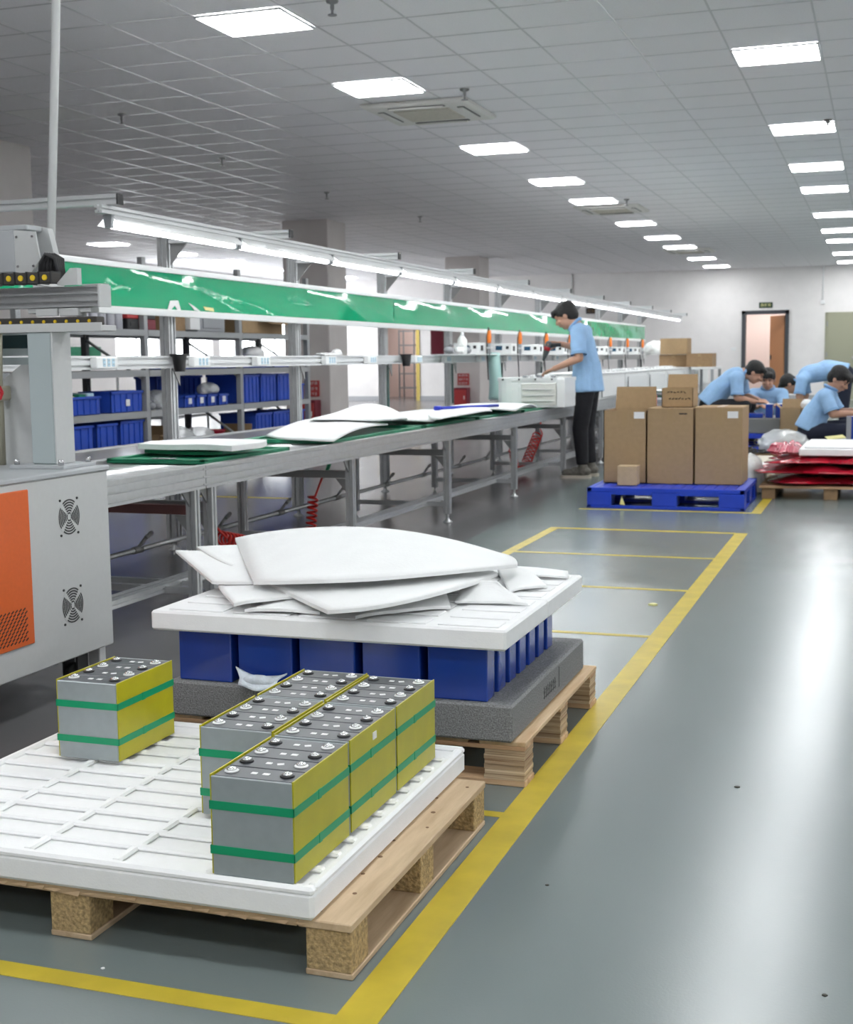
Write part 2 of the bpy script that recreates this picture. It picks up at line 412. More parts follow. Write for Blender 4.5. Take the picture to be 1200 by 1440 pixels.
def ceiling_light(x, y, z, label, group, w=.60, d=.535):
    t = thing('ceiling_light', label, 'light', (x, y, z), group)
    f = nb()
    for (a, c, e, g) in [(-w/2, w/2, -d/2, -d/2+.012), (-w/2, w/2, d/2-.012, d/2), (-w/2, -w/2+.012, -d/2, d/2), (w/2-.012, w/2, -d/2, d/2)]:
        box(f, x+a, x+c, y+e, y+g, z-.014, z)
    part(t, 'frame', f, 'white_plastic')
    g = nb(); o = []
    hw, hd, r = w/2-.012, d/2-.012, .035
    for cx, cy_, a0 in [(hw-r, hd-r, 0), (-hw+r, hd-r, 90), (-hw+r, -hd+r, 180), (hw-r, -hd+r, 270)]:
        for k in range(4): a = math.radians(a0+30*k); o.append((x+cx+r*math.cos(a), y+cy_+r*math.sin(a), z-.012))
    poly(g, o, (0, 0, .008)); part(t, 'diffuser', g, 'panel_light'); return t
YL = [7.9+PY*k for k in (-29, -24, -20, -15, -11, -5, 0, 4, 10, 15, 19, 25, 30, 34, 40, 45)]
YL = [y for y in YL if Y0+.4 < y < Y1-.4]
l0 = None
for x, nm in [(-3.86, 'square ceiling light panel in the row above the assembly line'), (-.78, 'square ceiling light panel in the row above the aisle'),
              (2.3, 'square ceiling light panel in the row right of the aisle'), (5.4, 'square ceiling light panel in the row by the right wall')]:
    for k, y in enumerate(YL[::-1]):
        g = 'ceiling light panels, '+nm.split('in the ')[1]; lb = nm+', %s from the back wall' % ORD[k]
        if l0 is None: l0 = ceiling_light(x, y, ZC-.005, lb, g)
        else: o = dup(l0, (x, y, ZC-.005), lb); o['group'] = g
for k, y in enumerate((32.3, 29.1, 25.83, 23.71, 21.14, 18.2, 15.2, 12.8, 10.4, 7.6)):  # last ones lie out of view, added to brighten the left of the hall
    o = dup(l0, (-13.4, y, ZC-.005), 'square ceiling light panel in the far row by the windows, %s from the back wall' % ORD[k]); o['group'] = 'ceiling light panels, far row by the windows'
for x, y in [(-12.5, Y1+1.0), (-12.5, Y1+2.2), (-2.9, Y1+.9), (-2.9, Y1+2.2), (-3.9, Y1+1.6)]:  # unseen panels, added so the doorways look bright inside
    o = dup(l0, (x, y, 2.8), 'unseen light panel added to brighten the room behind the back wall'); o['group'] = 'added light panels behind the back wall'
# columns
for k, y in enumerate((10.75, 18.96, 27.07)):
    b = nb(); box(b, -8.9, -8.13, y, y+.73, 0, ZC, .012)
    struct('wall_column', b, 'column', ['square plastered column behind the machine', 'square plastered column behind the shelving end', 'square plastered column nearest the back wall'][k])
# doors
b = nb()
for (a, c, z0, z1) in [(-3.36, -3.27, 0, 2.22), (-2.31, -2.22, 0, 2.22), (-3.36, -2.22, 2.13, 2.22)]: box(b, a, c, Y1-.05, Y1+.22, z0, z1)
d1 = struct('door_1', b, 'door_frame', 'dark framed doorway with open wooden door')
b = nb(); box(b, 0, .62, -.02, .02, .02, 2.10, .004); lf = part(d1, 'door_leaf', b, 'door_wood', 'orange-brown wooden door leaf standing open')
lf.location = (-2.33, Y1+.2, 0); lf.rotation_euler = (0, 0, math.radians(128))
b = nb(); box(b, .54, .57, -.05, .05, 1.0, 1.12, .005); h_ = part(lf, 'door_handle', b, 'black'); 
b = nb()
for (a, c, z0, z1) in [(-1.36, -1.31, 0, 2.14), (-.42, -.37, 0, 2.14), (-1.36, -.37, 2.09, 2.14)]: box(b, a, c, Y1-.03, Y1+.01, z0, z1)
d2 = struct('door_2', b, 'door_green', 'closed olive green door in the back wall')
b = nb(); box(b, -1.31, -.42, Y1-.022, Y1+.0, .01, 2.09, .003); lf = part(d2, 'door_leaf', b, 'door_green')
b = nb(); lathe(b, (-.68, Y1-.022, 1.02), [(.045, 0), (.045, -.015), (.02, -.02), (.03, -.05), (.02, -.07)], 14, 'y'); part(lf, 'door_knob', b, 'chrome')
b = nb()
for z in (.35, 1.05, 1.8): box(b, -1.33, -1.30, Y1-.035, Y1-.01, z, z+.12)
part(d2, 'hinge', b, 'shelf_grey')
b = nb()
for (a, c, z0, z1) in [(-13.10, -13.0, 0, 2.18), (-12.02, -11.92, 0, 2.18), (-13.10, -11.92, 2.1, 2.18)]: box(b, a, c, Y1-.03, Y1+.04, z0, z1)
struct('door_3', b, 'gold', 'gold framed open doorway behind the assembly line')
b = nb()
for k in range(5):
    z = .3+k*.4; box(b, -12.98, -12.5, Y1+1.2, Y1+1.6, z, z+.03)
for x in (-12.98, -12.53):
    for y in (1.2, 1.57): box(b, x, x+.03, Y1+y, Y1+y+.03, 0, 1.95)
solo('storage_rack', b, 'grey_plastic', 'slim grey rack seen through the gold framed doorway', 'rack', (-12.75, Y1+1.4, 0))
b = nb(); box(b, -12.42, -12.18, Y1+1.2, Y1+1.5, 0, 1.5, .01); box(b, -12.41, -12.19, Y1+1.19, Y1+1.21, .1, 1.4, .004); solo('locker', b, 'shelf_dark', 'dark narrow locker seen through the gold framed doorway', 'locker', (-12.3, Y1+1.35, 0))
# sign over door, conduits, switch
def flat_sign(name, label, x0, x1, z0, z1, y, m, ink, rows, cat='sign', group=None):
    t = thing(name, label, cat, ((x0+x1)/2, y, z0), group)
    b = nb(); box(b, x0, x1, y-.02, y, z0, z1, .004); part(t, 'board', b, m)
    b = nb(); rnd = random.Random(len(label))
    for r in range(rows):
        zc = z1-(z1-z0)*(r+.5)/rows; hh = (z1-z0)/rows*.28; n = max(3, int((x1-x0)/(hh*2.6)))
        for k in range(n):
            xc = x0+(x1-x0)*(.1+.8*(k+.5)/n)
            box(b, xc-hh*.8, xc+hh*.8, y-.023, y-.02, zc+hh*.7, zc+hh*.9); box(b, xc-hh*.8, xc+hh*.8, y-.023, y-.02, zc-hh*.2, zc)
            box(b, xc-hh*.1, xc+hh*.1, y-.023, y-.02, zc-hh, zc+hh)
            if rnd.random() < .6: box(b, xc-hh*.8, xc-hh*.55, y-.023, y-.02, zc-hh, zc+hh*.8)
            if rnd.random() < .6: box(b, xc+hh*.5, xc+hh*.8, y-.023, y-.02, zc-hh, zc+hh*.8)
    part(t, 'lettering', b, ink)['kind'] = 'stuff'; return t
flat_sign('exit_sign', 'small dark green exit sign above the wooden doorway', -2.95, -2.62, 2.28, 2.42, Y1, 'exit_green', 'paper_yellow', 1)
flat_sign('exit_sign', 'small dark hanging sign beyond the standing worker', -7.32, -7.0, 2.24, 2.38, Y1-.01, 'cell_black', 'cardboard_dark', 1)
b = nb(); cyl(b, (-1.43, Y1-.02, 2.42), (-1.43, Y1-.02, ZC), .02); box(b, -1.48, -1.38, Y1-.06, Y1, 2.34, 2.44, .006); solo('wall_conduit', b, 'white_plastic', 'thin white conduit running down the back wall', 'conduit', (-1.43, Y1-.02, 2.34))
b = nb(); box(b, -3.62, -3.5, Y1-.015, Y1, 1.24, 1.32, .004); box(b, -3.59, -3.53, Y1-.022, Y1-.012, 1.26, 1.30, .003); solo('light_switch', b, 'white_plastic', 'white light switch beside the wooden doorway', 'switch', (-3.56, Y1, 1.24))
b = nb(); cyl(b, (-7.7, Y1-.02, 2.0), (-7.7, Y1-.02, ZC), .015); box(b, -7.74, -7.66, Y1-.05, Y1, 1.94, 2.02, .006); solo('wall_conduit', b, 'white_plastic', 'thin conduit on the back wall behind the assembly line', 'conduit', (-7.7, Y1-.02, 1.94))
# fire points on the columns
def fire_point(x, y, n):
    t = thing('fire_cabinet', 'red fire extinguisher cabinet standing at the column %s' % n, 'cabinet', (x, y-.12, 0))
    b = nb(); box(b, x-.15, x+.15, y-.24, y-.004, 0.0, .5, .008); part(t, 'body', b, 'maroon')
    b = nb(); box(b, x-.13, x+.13, y-.252, y-.238, .05, .46, .004); d = part(t, 'door', b, 'red_sign')
    b = nb(); box(b, x+.08, x+.1, y-.27, y-.25, .25, .33, .003); part(d, 'handle', b, 'label_white')
    flat_sign('fire_sign', 'red and white fire notice on the column %s' % n, x-.13, x+.13, .55, .8, y-.002, 'red_sign', 'label_white', 3)
fire_point(-8.44, 18.955, 'behind the shelving end'); fire_point(-8.5, 27.065, 'nearest the back wall')
b = nb(); box(b, -9.25, -8.97, 26.9, 27.1, 1.2, 1.85, .01); box(b, -9.22, -9.0, 26.885, 26.905, 1.24, 1.8, .004); solo('hose_cabinet', b, 'maroon', 'dark red wall cabinet beside the far column', 'cabinet', (-9.1, 27.0, 1.2))
bpy.data.objects['hose_cabinet'].location.x = -9.04
# air conditioners
for k, (y, nm) in enumerate([(11.18, 'in front of the second light'), (19.4, 'halfway down the hall'), (27.6, 'near the back wall')]):
    x, z, r = -3.8, ZC-.006, .47
    t = thing('air_conditioner', 'cream ceiling cassette air conditioner '+['nearest the pale pole and machine', 'halfway down the hall', 'nearest the back wall'][k], 'air conditioner', (x, y, z))
    b = nb(); lathe(b, (x, y, z), [(r*1.414, 0), (r*1.414, -.02), (r*1.33, -.035), (r*1.0, -.035)], 4); 
    bmesh.ops.rotate(b, verts=b.verts, cent=(x, y, z), matrix=Matrix.Rotation(math.pi/4, 3, 'Z'))
    for f in b.faces: f.smooth = False
    part(t, 'panel', b, 'ac_white')
    b = nb(); box(b, x-.25, x+.25, y-.25, y+.25, z-.045, z-.03, .006); part(t, 'grille', b, 'ac_grille')
    for s in (-1, 1):
        b = nb(); box(b, x+s*.36-.03, x+s*.36+.03, y-.25, y+.25, z-.040, z-.033); sl = part(t, 'outlet', b, 'ac_dark')
        b = nb(); box(b, x+s*.36-.022, x+s*.36+.022, y-.24, y+.24, z-.052, z-.041, .003); part(sl, 'louvre', b, 'ac_white')
        b = nb(); box(b, x-.25, x+.25, y+s*.36-.03, y+s*.36+.03, z-.040, z-.033); sl = part(t, 'outlet', b, 'ac_dark')
        b = nb(); box(b, x-.24, x+.24, y+s*.36-.022, y+s*.36+.022, z-.052, z-.041, .003); part(sl, 'louvre', b, 'ac_white')
s0 = None
for x, y in [(-3.21, 7.63), (-6.35, 10.31), (-6.73, 12.89), (-3.25, 10.44), (-6.85, 15.98), (-.54, 13.06), (-3.4, 18.4), (-6.7, 19.2)]:
    if s0 is None:
        b = nb(); lathe(b, (x, y, ZC-.004), [(.04, 0), (.035, -.012), (.012, -.02), (.012, -.05), (.008, -.055), (.008, -.08), (.028, -.082), (.028, -.087)], 12)
        s0 = solo('sprinkler_head', b, 'alu_dark', 'small metal sprinkler head hanging from the ceiling', 'sprinkler', (x, y, ZC-.004), 'sprinkler heads')
    else:
        o = s0.copy(); C.objects.link(o); o.location = (x, y, ZC-.004)
# floor markings
def mark(x0, x1, y0, y1, label, z=.0012):
    b = nb(); box(b, x0, x1, y0, y1, 0, z); return solo('floor_marking', b, 'floor_yellow', label, 'floor marking', ((x0+x1)/2, (y0+y1)/2, 0))
mark(-.845, -.768, 1.89, 8.33, 'wide yellow floor line along the aisle beside the pallets', .0016)
mark(-2.03, -1.97, 5.0, 8.35, 'yellow floor line between storage bay and assembly line', .0016)
mark(-2.4, -.845, 1.893, 1.942, 'yellow floor line crossing in front of the first wooden pallet')
mark(-1.97, -.845, 2.955, 2.99, 'thin yellow floor line between the two wooden pallets')
mark(-1.97, -.845, 5.10, 5.135, 'thin yellow cross line just beyond the second wooden pallet')
mark(-1.97, -.845, 6.17, 6.21, 'thin yellow cross line, second beyond the second wooden pallet')
mark(-1.97, -.845, 7.21, 7.25, 'thin yellow cross line, third beyond the second wooden pallet')
mark(-1.97, -.845, 8.29, 8.35, 'thin yellow line closing the storage bay toward the blue pallet')
mark(-.85, -.78, 9.41, 11.9, 'yellow floor line between blue plastic pallet and red bags', .0016)
mark(-2.08, -.85, 9.41, 9.46, 'thin yellow floor line in front of the blue plastic pallet')
mark(-9.0, -4.4, 9.6, 9.66, 'yellow floor line seen under the conveyor')
for k, (x, y, s, m) in enumerate([(-.325, 3.35, .007, 'debris'), (-.638, 2.588, .004, 'debris'), (-.941, 5.792, .02, 'paper_yellow'), (-1.321, 1.972, .004, 'label_white'), (-.066, 2.264, .005, 'debris')]):
    b = nb(); poly(b, [(x-s, y-s*.4, 0), (x+s*.2, y-s, 0), (x+s, y, 0), (x+s*.3, y+s*.8, 0), (x-s*.6, y+s*.7, 0)], (0, 0, s*.35))
    solo('floor_scrap', b, m, ['dark scrap on the open aisle floor', 'tiny dark crumb on floor by the yellow aisle line', 'yellowish leaf-like scrap inside the marked bay', 'tiny white crumb on the yellow line in front of pallet', 'tiny dark crumb in the foreground of the aisle'][k], 'scrap', (x, y, 0))

# ================================================================== FOREGROUND PALLETS
# --- first pallet: particle board blocks, plywood deck and skids
pa = thing('wooden_pallet', 'wooden pallet with particle board blocks under the white foam tray', 'pallet', (-1.447, 2.48, 0))
ax0, ax1, ay0, ay1 = -2.03, -.865, 2.06, 2.90
for x in (ax0, -1.497, ax1-.092):
    b = nb(); box(b, x, x+.092, ay0+.004, ay1-.004, 0, .012, .002); part(pa, 'skid_board', b, 'plywood_y')
    for y in (ay0, 2.435, ay1-.09):
        b = nb(); box(b, x+.002, x+.09, y+.004, y+.086, .012, .090, .002); part(pa, 'block', b, 'particle')
b = nb(); box(b, ax0, ax1-.105, ay0, ay1, .090, .105, .002)
rnd = random.Random(3)
for k in range(26):      # splintered front lip
    x = ax0+.04+k*.04; poly(b, [(x, ay0+.001, .091+rnd.random()*.006), (x+.03+rnd.random()*.02, ay0-.003-rnd.random()*.006, .092+rnd.random()*.006), (x+.045, ay0+.001, .097+rnd.random()*.004)], (0, .004, .003))
part(pa, 'deck_board', b, 'plywood_x')
b = nb(); box(b, ax1-.104, ax1, ay0, ay1, .090, .106, .002); dk = part(pa, 'deck_board', b, 'plywood_y')
for k in range(9):
    b = nb(); x = ax1-.1+rnd.random()*.09; y = ay0+.04+k*.093; cyl(b, (x, y, .1055), (x, y, .1066), .0035+.003*rnd.random(), seg=7); part(dk, 'nail', b, 'knot')
# --- white foam tray with pockets
tx0, tx1, ty0, ty1 = -1.965, -.932, 2.048, 2.955
tr = thing('foam_tray', 'white foam tray with rows of shallow pockets under the taped battery packs', 'foam tray', (-1.447, 2.5, .106))
b = nb(); box(b, tx0, tx1, ty0, ty1, .1065, .1595, .008)
part(tr, 'base', b, 'white_foam')
b = nb()
for (a, c, e, g) in [(tx0, tx1, ty0, ty0+.022), (tx0, tx1, ty1-.022, ty1), (tx0, tx0+.022, ty0+.02, ty1-.02), (tx1-.022, tx1, ty0+.02, ty1-.02)]: box(b, a, c, e, g, .152, .1695, .006)
part(tr, 'rim', b, 'white_foam')
nyp = 11; py = (ty1-ty0-.04)/nyp; nxp = 5; px = (tx1-tx0-.04)/nxp
b = nb(); box(b, tx0+.02, tx1-.02, -.011, .011, .1590, .1688, .004); r0 = part(tr, 'rib', b, 'white_foam'); r0.location.y = ty0+.02+py
for k in range(2, nyp): inst(tr, 'rib', r0, (0, ty0+.02+py*k, 0))
b = nb(); box(b, -.010, .010, ty0+.02, ty1-.02, .1590, .1684, .004); r0 = part(tr, 'divider', b, 'white_foam'); r0.location.x = tx0+.02+px
for k in range(2, nxp): inst(tr, 'divider', r0, (tx0+.02+px*k, 0, 0))
for o in tr.children:   # ribs were laid out about the world axes: shift into the tray's own frame
    pass
# --- taped battery packs of four cells
def battery_pack(label, x0, y0, group):
    w, d, h, z = .167, .256, .188, .1697
    y0 = y0*.988-.005; x0 *= .983
    x, y = x0+w/2, y0+d/2
    t = thing('battery_pack', label, 'battery pack', (x, y, z), group)
    cd_ = (d-.010)/4
    for k in range(4):
        ya = y0+.005+k*cd_
        b = nb(); box(b, x0+.004, x0+w-.004, ya+.0008, ya+cd_-.0008, z, z+h-.004, .002); box(b, x0+.006, x0+w-.006, ya+.0016, ya+cd_-.0016, z+h-.005, z+h-.002, .001)
        c = part(t, 'cell', b, 'cell_top')
        yc = ya+cd_/2; zt = z+h-.002
        for s in (-1, 1):
            xt = x+s*.056; ringed = (s > 0) == (k % 2 == 0)
            b = nb(); lathe(b, (xt, yc, zt), [(.0135, 0), (.0135, .002), (.0115, .003)], 16); part(c, 'terminal_ring', b, 'cell_black' if ringed else 'label_white')
            b = nb(); lathe(b, (xt, yc, zt+.002), [(.0095, 0), (.0095, .0035), (.008, .005), (.0045, .005), (.004, .0065), (.002, .007)], 14); part(c, 'terminal', b, 'terminal')
        b = nb(); box(b, x-.016, x-.004, yc-.005, yc+.005, zt-.001, zt+.0008, .0006); part(c, 'vent', b, 'label_white')
        b = nb(); obox(b, Matrix.Translation((x+.014, yc, zt)) @ Matrix.Rotation(.45 if k % 2 else 0, 4, 'Z'), .013, .010, .0015); part(c, 'code_label', b, 'label_white')
    for yy in (y0, y0+d-.005):
        b = nb(); box(b, x0+.003, x0+w-.003, yy, yy+.005, z, z+h-.002, .0015); part(t, 'end_plate', b, 'end_plate')
    for xx, q in ((x0, 0), (x0+w-.003, 1)):
        b = nb(); box(b, xx, xx+.003, y0+.0015, y0+d-.0015, z+.001, z+h+.0005, .0006); part(t, 'side_board', b, 'yellow_board')
    for zz in (z+.040, z+.124):
        e = .0012; b = nb(); ww = .016
        for (a, c, p, q) in [(x0-e, x0+w+e, y0-e, y0), (x0-e, x0+w+e, y0+d, y0+d+e), (x0-e, x0, y0-e, y0+d+e), (x0+w, x0+w+e, y0-e, y0+d+e)]: box(b, a, c, p, q, zz, zz+ww)
        box(b, x0+w, x0+w+e*1.7, y0+d*.42, y0+d*.47, zz-.001, zz+ww+.001)
        part(t, 'band', b, 'green_band')
    return t
battery_pack('taped grey and yellow battery pack at the corner of the foam tray', -1.156, 2.086, 'battery packs')
R2_ = battery_pack('taped battery pack with a small white label, middle of the tray-edge row of three', -1.157, 2.357, 'battery packs')
b = nb(); box(b, -.9705, -.9688, 2.445, 2.465, .326, .341); part(R2_, 'barcode_label', b, 'label_white')
battery_pack('taped battery pack at the rear end of the tray-edge row of three', -1.158, 2.627, 'battery packs')
battery_pack('taped battery pack, front one of the inner row of two', -1.335, 2.372, 'battery packs')
battery_pack('taped battery pack, rear one of the inner row of two', -1.334, 2.640, 'battery packs')
battery_pack('taped battery pack standing alone on the tray beside the machine', -1.868, 2.632, 'battery packs')

# --- second pallet
pb = thing('wooden_pallet', 'wooden pallet with layered plywood blocks under the blue battery cells', 'pallet', (-1.372, 3.62, 0))
bx0, bx1, by0, by1 = -1.90, -.842, 3.185, 4.075
for y in (by0, 3.585, by1-.09):
    b = nb(); box(b, bx0, bx1, y, y+.09, 0, .016, .002); part(pb, 'skid_board', b, 'pine_x')
    for x in (bx0+.002, -1.42, bx1-.112):
        b = nb()
        for q in range(6): box(b, x+.002*(q % 2), x+.11-.002*((q+1) % 2), y+.001*(q % 3), y+.088, .016+q*.0132, .0288+q*.0132)
        part(pb, 'block', b, 'ply_layers')
    b = nb(); box(b, bx0+.002, bx1-.002, y-.0, y+.09, .0952, .107, .002); part(pb, 'stringer_board', b, 'pine_x')
for k in range(7):
    x = bx0+k*(bx1-bx0-.125)/6; b = nb(); box(b, x, x+.125, by0, by1, .107, .120, .002); part(pb, 'deck_board', b, 'pine_y')
gf = thing('foam_slab', 'speckled grey foam base holding the blue battery cells', 'foam slab', (-1.372, 3.6, .120))
b = nb(); box(b, -1.868, -.872, 3.165, 4.02, .1205, .218, .006); part(gf, 'slab', b, 'grey_foam')
b = nb(); x = -.8715
for k in range(7):
    y = 3.50+k*.021; box(b, x-.001, x+.0006, y, y+.014, .168+.006*(k % 2), .172+.006*(k % 2)); box(b, x-.001, x+.0006, y+.004, y+.007, .152, .185); box(b, x-.001, x+.0006, y, y+.014, .155, .158)
box(b, x-.001, x+.0006, 3.68, 3.683, .145, .205)
part(gf, 'printed_marks', b, 'foam_print', 'dark marks printed on the foam side')['kind'] = 'stuff'
c0 = None
for r in range(7):
    for c_ in range(5):
        x = -1.842+c_*.184; y = 3.185+r*.107
        lab = 'blue cell in the foam base, %s row from packs, %s from the machine' % (ORD[r], ORD[c_])
        if c0 is None:
            c0 = thing('battery_cell', lab, 'battery cell', (x, y, .2185), 'blue cells under the white foam lid')
            b = nb(); box(b, x, x+.163, y, y+.07, .2185, .362, .004, 2); part(c0, 'can', b, 'cell_blue')
            b = nb(); box(b, x+.004, x+.159, y+.004, y+.066, .3615, .3645); tp = part(c0, 'lid', b, 'cell_black')
            for s in (.028, .135):
                b = nb(); cyl(b, (x+s, y+.035, .364), (x+s, y+.035, .3675), .009); part(tp, 'terminal', b, 'terminal')
            base = V((x, y, .2185))
        else: dup(c0, (x, y, .2185), lab)
# white foam lid in two halves
ld = thing('packing_foam', 'thick white foam lid lying on the blue battery cells', 'packing foam', (-1.385, 3.57, .368))
for y0_, y1_ in ((3.125, 3.566), (3.568, 4.018)):
    b = nb(); box(b, -1.893, -.876, y0_, y1_, .3685, .4225, .006); hv = part(ld, 'half', b, 'white_foam')
    g = nb()
    for i in range(5):
        for j in range(4):
            xx = -1.85+i*.196; yy = y0_+.025+j*.104; box(g, xx, xx+.165, yy, yy+.07, .4220, .4262, .002)
    p_ = part(hv, 'raised_pads', g, 'white_foam'); p_['kind'] = 'stuff'
# loose sheets on the lid
SH = [
 ('white foam sheet on the very top of the pile, broad with rounded tip', [(-1.659,3.294,.475),(-1.019,3.767,.478),(-1.097,3.823,.505),(-2.034,3.910,.505),(-1.272,3.308,.505),(-1.050,3.833,.490),(-1.542,3.819,.570),(-1.822,3.554,.495)], .010),
 ('white foam sheet with a pointed front corner under the top sheet', [(-1.339,3.074,.450),(-1.073,3.740,.455),(-1.313,3.783,.460),(-1.650,3.374,.460),(-1.128,3.190,.475),(-1.177,3.787,.465),(-1.486,3.572,.460),(-1.481,3.205,.455)], .010),
 ('white foam sheet sticking out farthest toward the machine', [(-1.822,3.353,.462),(-1.589,3.441,.466),(-1.788,3.770,.490),(-2.167,3.746,.485),(-1.685,3.360,.465),(-1.666,3.561,.474),(-1.933,3.711,.495),(-1.979,3.525,.475)], .008),
 ('white foam sheet between the top sheet and the farthest-jutting one', [(-1.830,3.508,.482),(-1.625,3.572,.482),(-1.762,3.823,.505),(-2.097,3.761,.497),(-1.729,3.545,.482),(-1.683,3.675,.492),(-1.957,3.807,.505),(-1.943,3.600,.490)], .006),
 ('short white foam sheet low on the machine side of the pile', [(-1.635,3.125,.445),(-1.506,3.282,.445),(-1.640,3.453,.450),(-1.808,3.362,.450),(-1.551,3.153,.447),(-1.566,3.353,.447),(-1.719,3.381,.450),(-1.716,3.230,.447)], .008),
 ('small white foam offcut at the front bottom of the pile', [(-1.611,3.139,.428),(-1.401,3.166,.428),(-1.507,3.310,.432),(-1.585,3.289,.432),(-1.503,3.138,.428),(-1.455,3.241,.430),(-1.546,3.300,.432),(-1.607,3.221,.430)], .008),
 ('narrow white foam strip at the front of the lid beside the pointed sheet', [(-1.287,3.137,.428),(-1.090,3.336,.428),(-1.156,3.499,.436),(-1.275,3.425,.432),(-1.161,3.170,.434),(-1.122,3.421,.430),(-1.194,3.436,.440),(-1.278,3.268,.430)], .008),
 ('folded white foam sheet near the aisle edge of the lid', [(-1.101,3.410,.428),(-.900,3.434,.428),(-1.013,3.529,.470),(-1.140,3.597,.445),(-.961,3.349,.436),(-.943,3.502,.450),(-1.053,3.524,.465),(-1.112,3.476,.438)], .006),
 ('white foam sheet standing up a little behind the folded one', [(-1.005,3.611,.428),(-.916,3.722,.428),(-1.007,3.864,.455),(-1.119,3.899,.445),(-.953,3.657,.432),(-.951,3.777,.445),(-1.064,3.910,.450),(-1.058,3.739,.440)], .006),
 ('white foam sheet lying flat at the rear aisle corner of the lid', [(-1.300,3.860,.428),(-.892,3.90,.428),(-.92,4.01,.428),(-1.375,4.04,.432),(-1.10,3.86,.432),(-.89,3.96,.428),(-1.15,4.03,.436),(-1.33,3.95,.430)], .006)]
for k, (lab, P8, th) in enumerate(SH):
    if k >= 4: P8 = P8[:4]+[tuple((V(P8[i])+V(P8[(i+1) % 4]))/2+V((0, 0, .006 if i % 2 == 0 else 0))) for i in range(4)]
    b = nb(); patch(b, P8, 14, th, .0012, k)
    solo('foam_sheet', b, 'sheet_foam', lab, 'foam sheet', P8[0], 'loose foam sheets on the lid')
# desiccant bag
b = nb(); P8 = [(-1.635,3.135,.226),(-1.515,3.14,.228),(-1.50,3.163,.262),(-1.655,3.163,.268),(-1.575,3.125,.222),(-1.52,3.145,.245),(-1.575,3.163,.246),(-1.635,3.145,.248)]
patch(b, P8, 10, .004, .003, 4)
ell(b, (-1.575, 3.145, .240), .05, .014, .018)
solo('desiccant_bag', b, 'desiccant', 'crumpled pale desiccant bag leaning against the blue cells', 'bag', (-1.575, 3.14, .22))

# ================================================================== MACHINE AT THE HEAD OF THE LINE
mc = thing('assembly_machine', 'grey and orange machine cabinet with a gantry on top', 'machine', (-2.95, 3.2, 0))
cx0, cx1, cy0, cy1, cz0, cz1 = -3.45, -2.46, 2.35, 3.82, .15, .745
b = nb(); box(b, cx0, cx1, cy0, cy1, cz0, cz1, .004); cab = part(mc, 'cabinet', b, 'machine_grey')
b = nb(); box(b, cx0-.005, cx1+.006, cy0-.005, cy1+.006, cz1, cz1+.016, .003); part(mc, 'top_plate', b, 'machine_plate')
b = nb(); box(b, cx1-.004, cx1+.006, 2.55, 3.375, .245, .722, .003); dr = part(mc, 'door', b, 'orange', 'bright orange cabinet door')
b = nb()
for i in range(13):
    for j in range(10):
        y = 3.335-i*.019-(j % 2)*.009; z = .265+j*.0105; obox(b, Matrix.Translation((cx1+.0055, y, z)) @ Matrix.Rotation(.5, 4, 'X'), .003, .013, .004)
part(dr, 'vent_slots', b, 'black')['kind'] = 'stuff'
for zc in (.613, .325):                       # fan grilles: rings cut by four spokes
    yc = 3.588; f = nb(); cyl(f, (cx1-.002, yc, zc), (cx1+.001, yc, zc), .060, seg=28); fan = part(mc, 'fan_grille', f, 'machine_grey')
    for k in range(6):
        r = .010+k*.0085; b = nb()
        for q in range(4):
            a0 = math.radians(90*q+54); a1 = math.radians(90*q+126)
            pts = [(cx1+.001, yc+rr*math.cos(a0+(a1-a0)*u/8), zc+rr*math.sin(a0+(a1-a0)*u/8)) for rr, seq in ((r, range(9)), (r+.0046, range(8, -1, -1))) for u in seq]
            poly(b, pts, (.001, 0, 0))
        part(fan, 'slot_ring', b, 'black')['kind'] = 'stuff'
    for dy, dz in ((-1, -1), (1, -1), (-1, 1), (1, 1)):
        b = nb(); cyl(b, (cx1, yc+dy*.047, zc+dz*.056), (cx1+.003, yc+dy*.047, zc+dz*.056), .0042, seg=8); part(fan, 'screw', b, 'black')
for x, y in ((cx1-.09, 3.72), (cx0+.1, 3.72), (cx1-.09, 2.5), (cx0+.1, 2.5)):
    b = nb(); box(b, x-.04, x+.04, y-.04, y+.04, .135, .15); box(b, x-.03, x-.022, y-.03, y+.03, .05, .135); box(b, x+.022, x+.03, y-.03, y+.03, .05, .135); cs = part(mc, 'caster', b, 'black')
    b = nb(); lathe(b, (x-.016, y, .05), [(.03, 0), (.05, .003), (.05, .029), (.03, .032)], 18, 'x'); part(cs, 'wheel', b, 'rubber')
b = nb(); box(b, cx1-.075, cx1-.03, 3.775, 3.815, .03, .15, .003); cyl(b, (cx1-.052, 3.795, .001), (cx1-.052, 3.795, .03), .018); part(mc, 'levelling_foot', b, 'alu_white')
# gantry
zt = cz1+.016
b = nb(); box(b, -2.71, -2.50, 3.63, 3.815, zt, zt+.012, .002); part(mc, 'base_plate', b, 'machine_plate')
for x in (-2.69, -2.52):
    for y in (3.645, 3.80):
        b = nb(); cyl(b, (x, y, zt+.012), (x, y, zt+.03), .009, seg=6); part(mc, 'bolt', b, 'steel')
b = nb(); box(b, -2.652, -2.560, 3.675, 3.775, zt+.012, 1.205, .004); part(mc, 'column', b, 'machine_blue_grey')
b = nb(); box(b, -2.560, -2.554, 3.673, 3.778, zt+.012, 1.205, .002); part(mc, 'column_cover', b, 'machine_grey')
b = nb(); box(b, -3.6, -2.365, 3.675, 3.76, 1.205, 1.224, .002); box(b, -3.6, -2.365, 3.67, 3.676, 1.205, 1.232); part(mc, 'cross_beam', b, 'machine_grey')
ch = nb(); box(ch, -3.55, -2.395, 3.69, 3.74, 1.225, 1.252, .003); chn = part(mc, 'cable_chain', ch, 'chain')
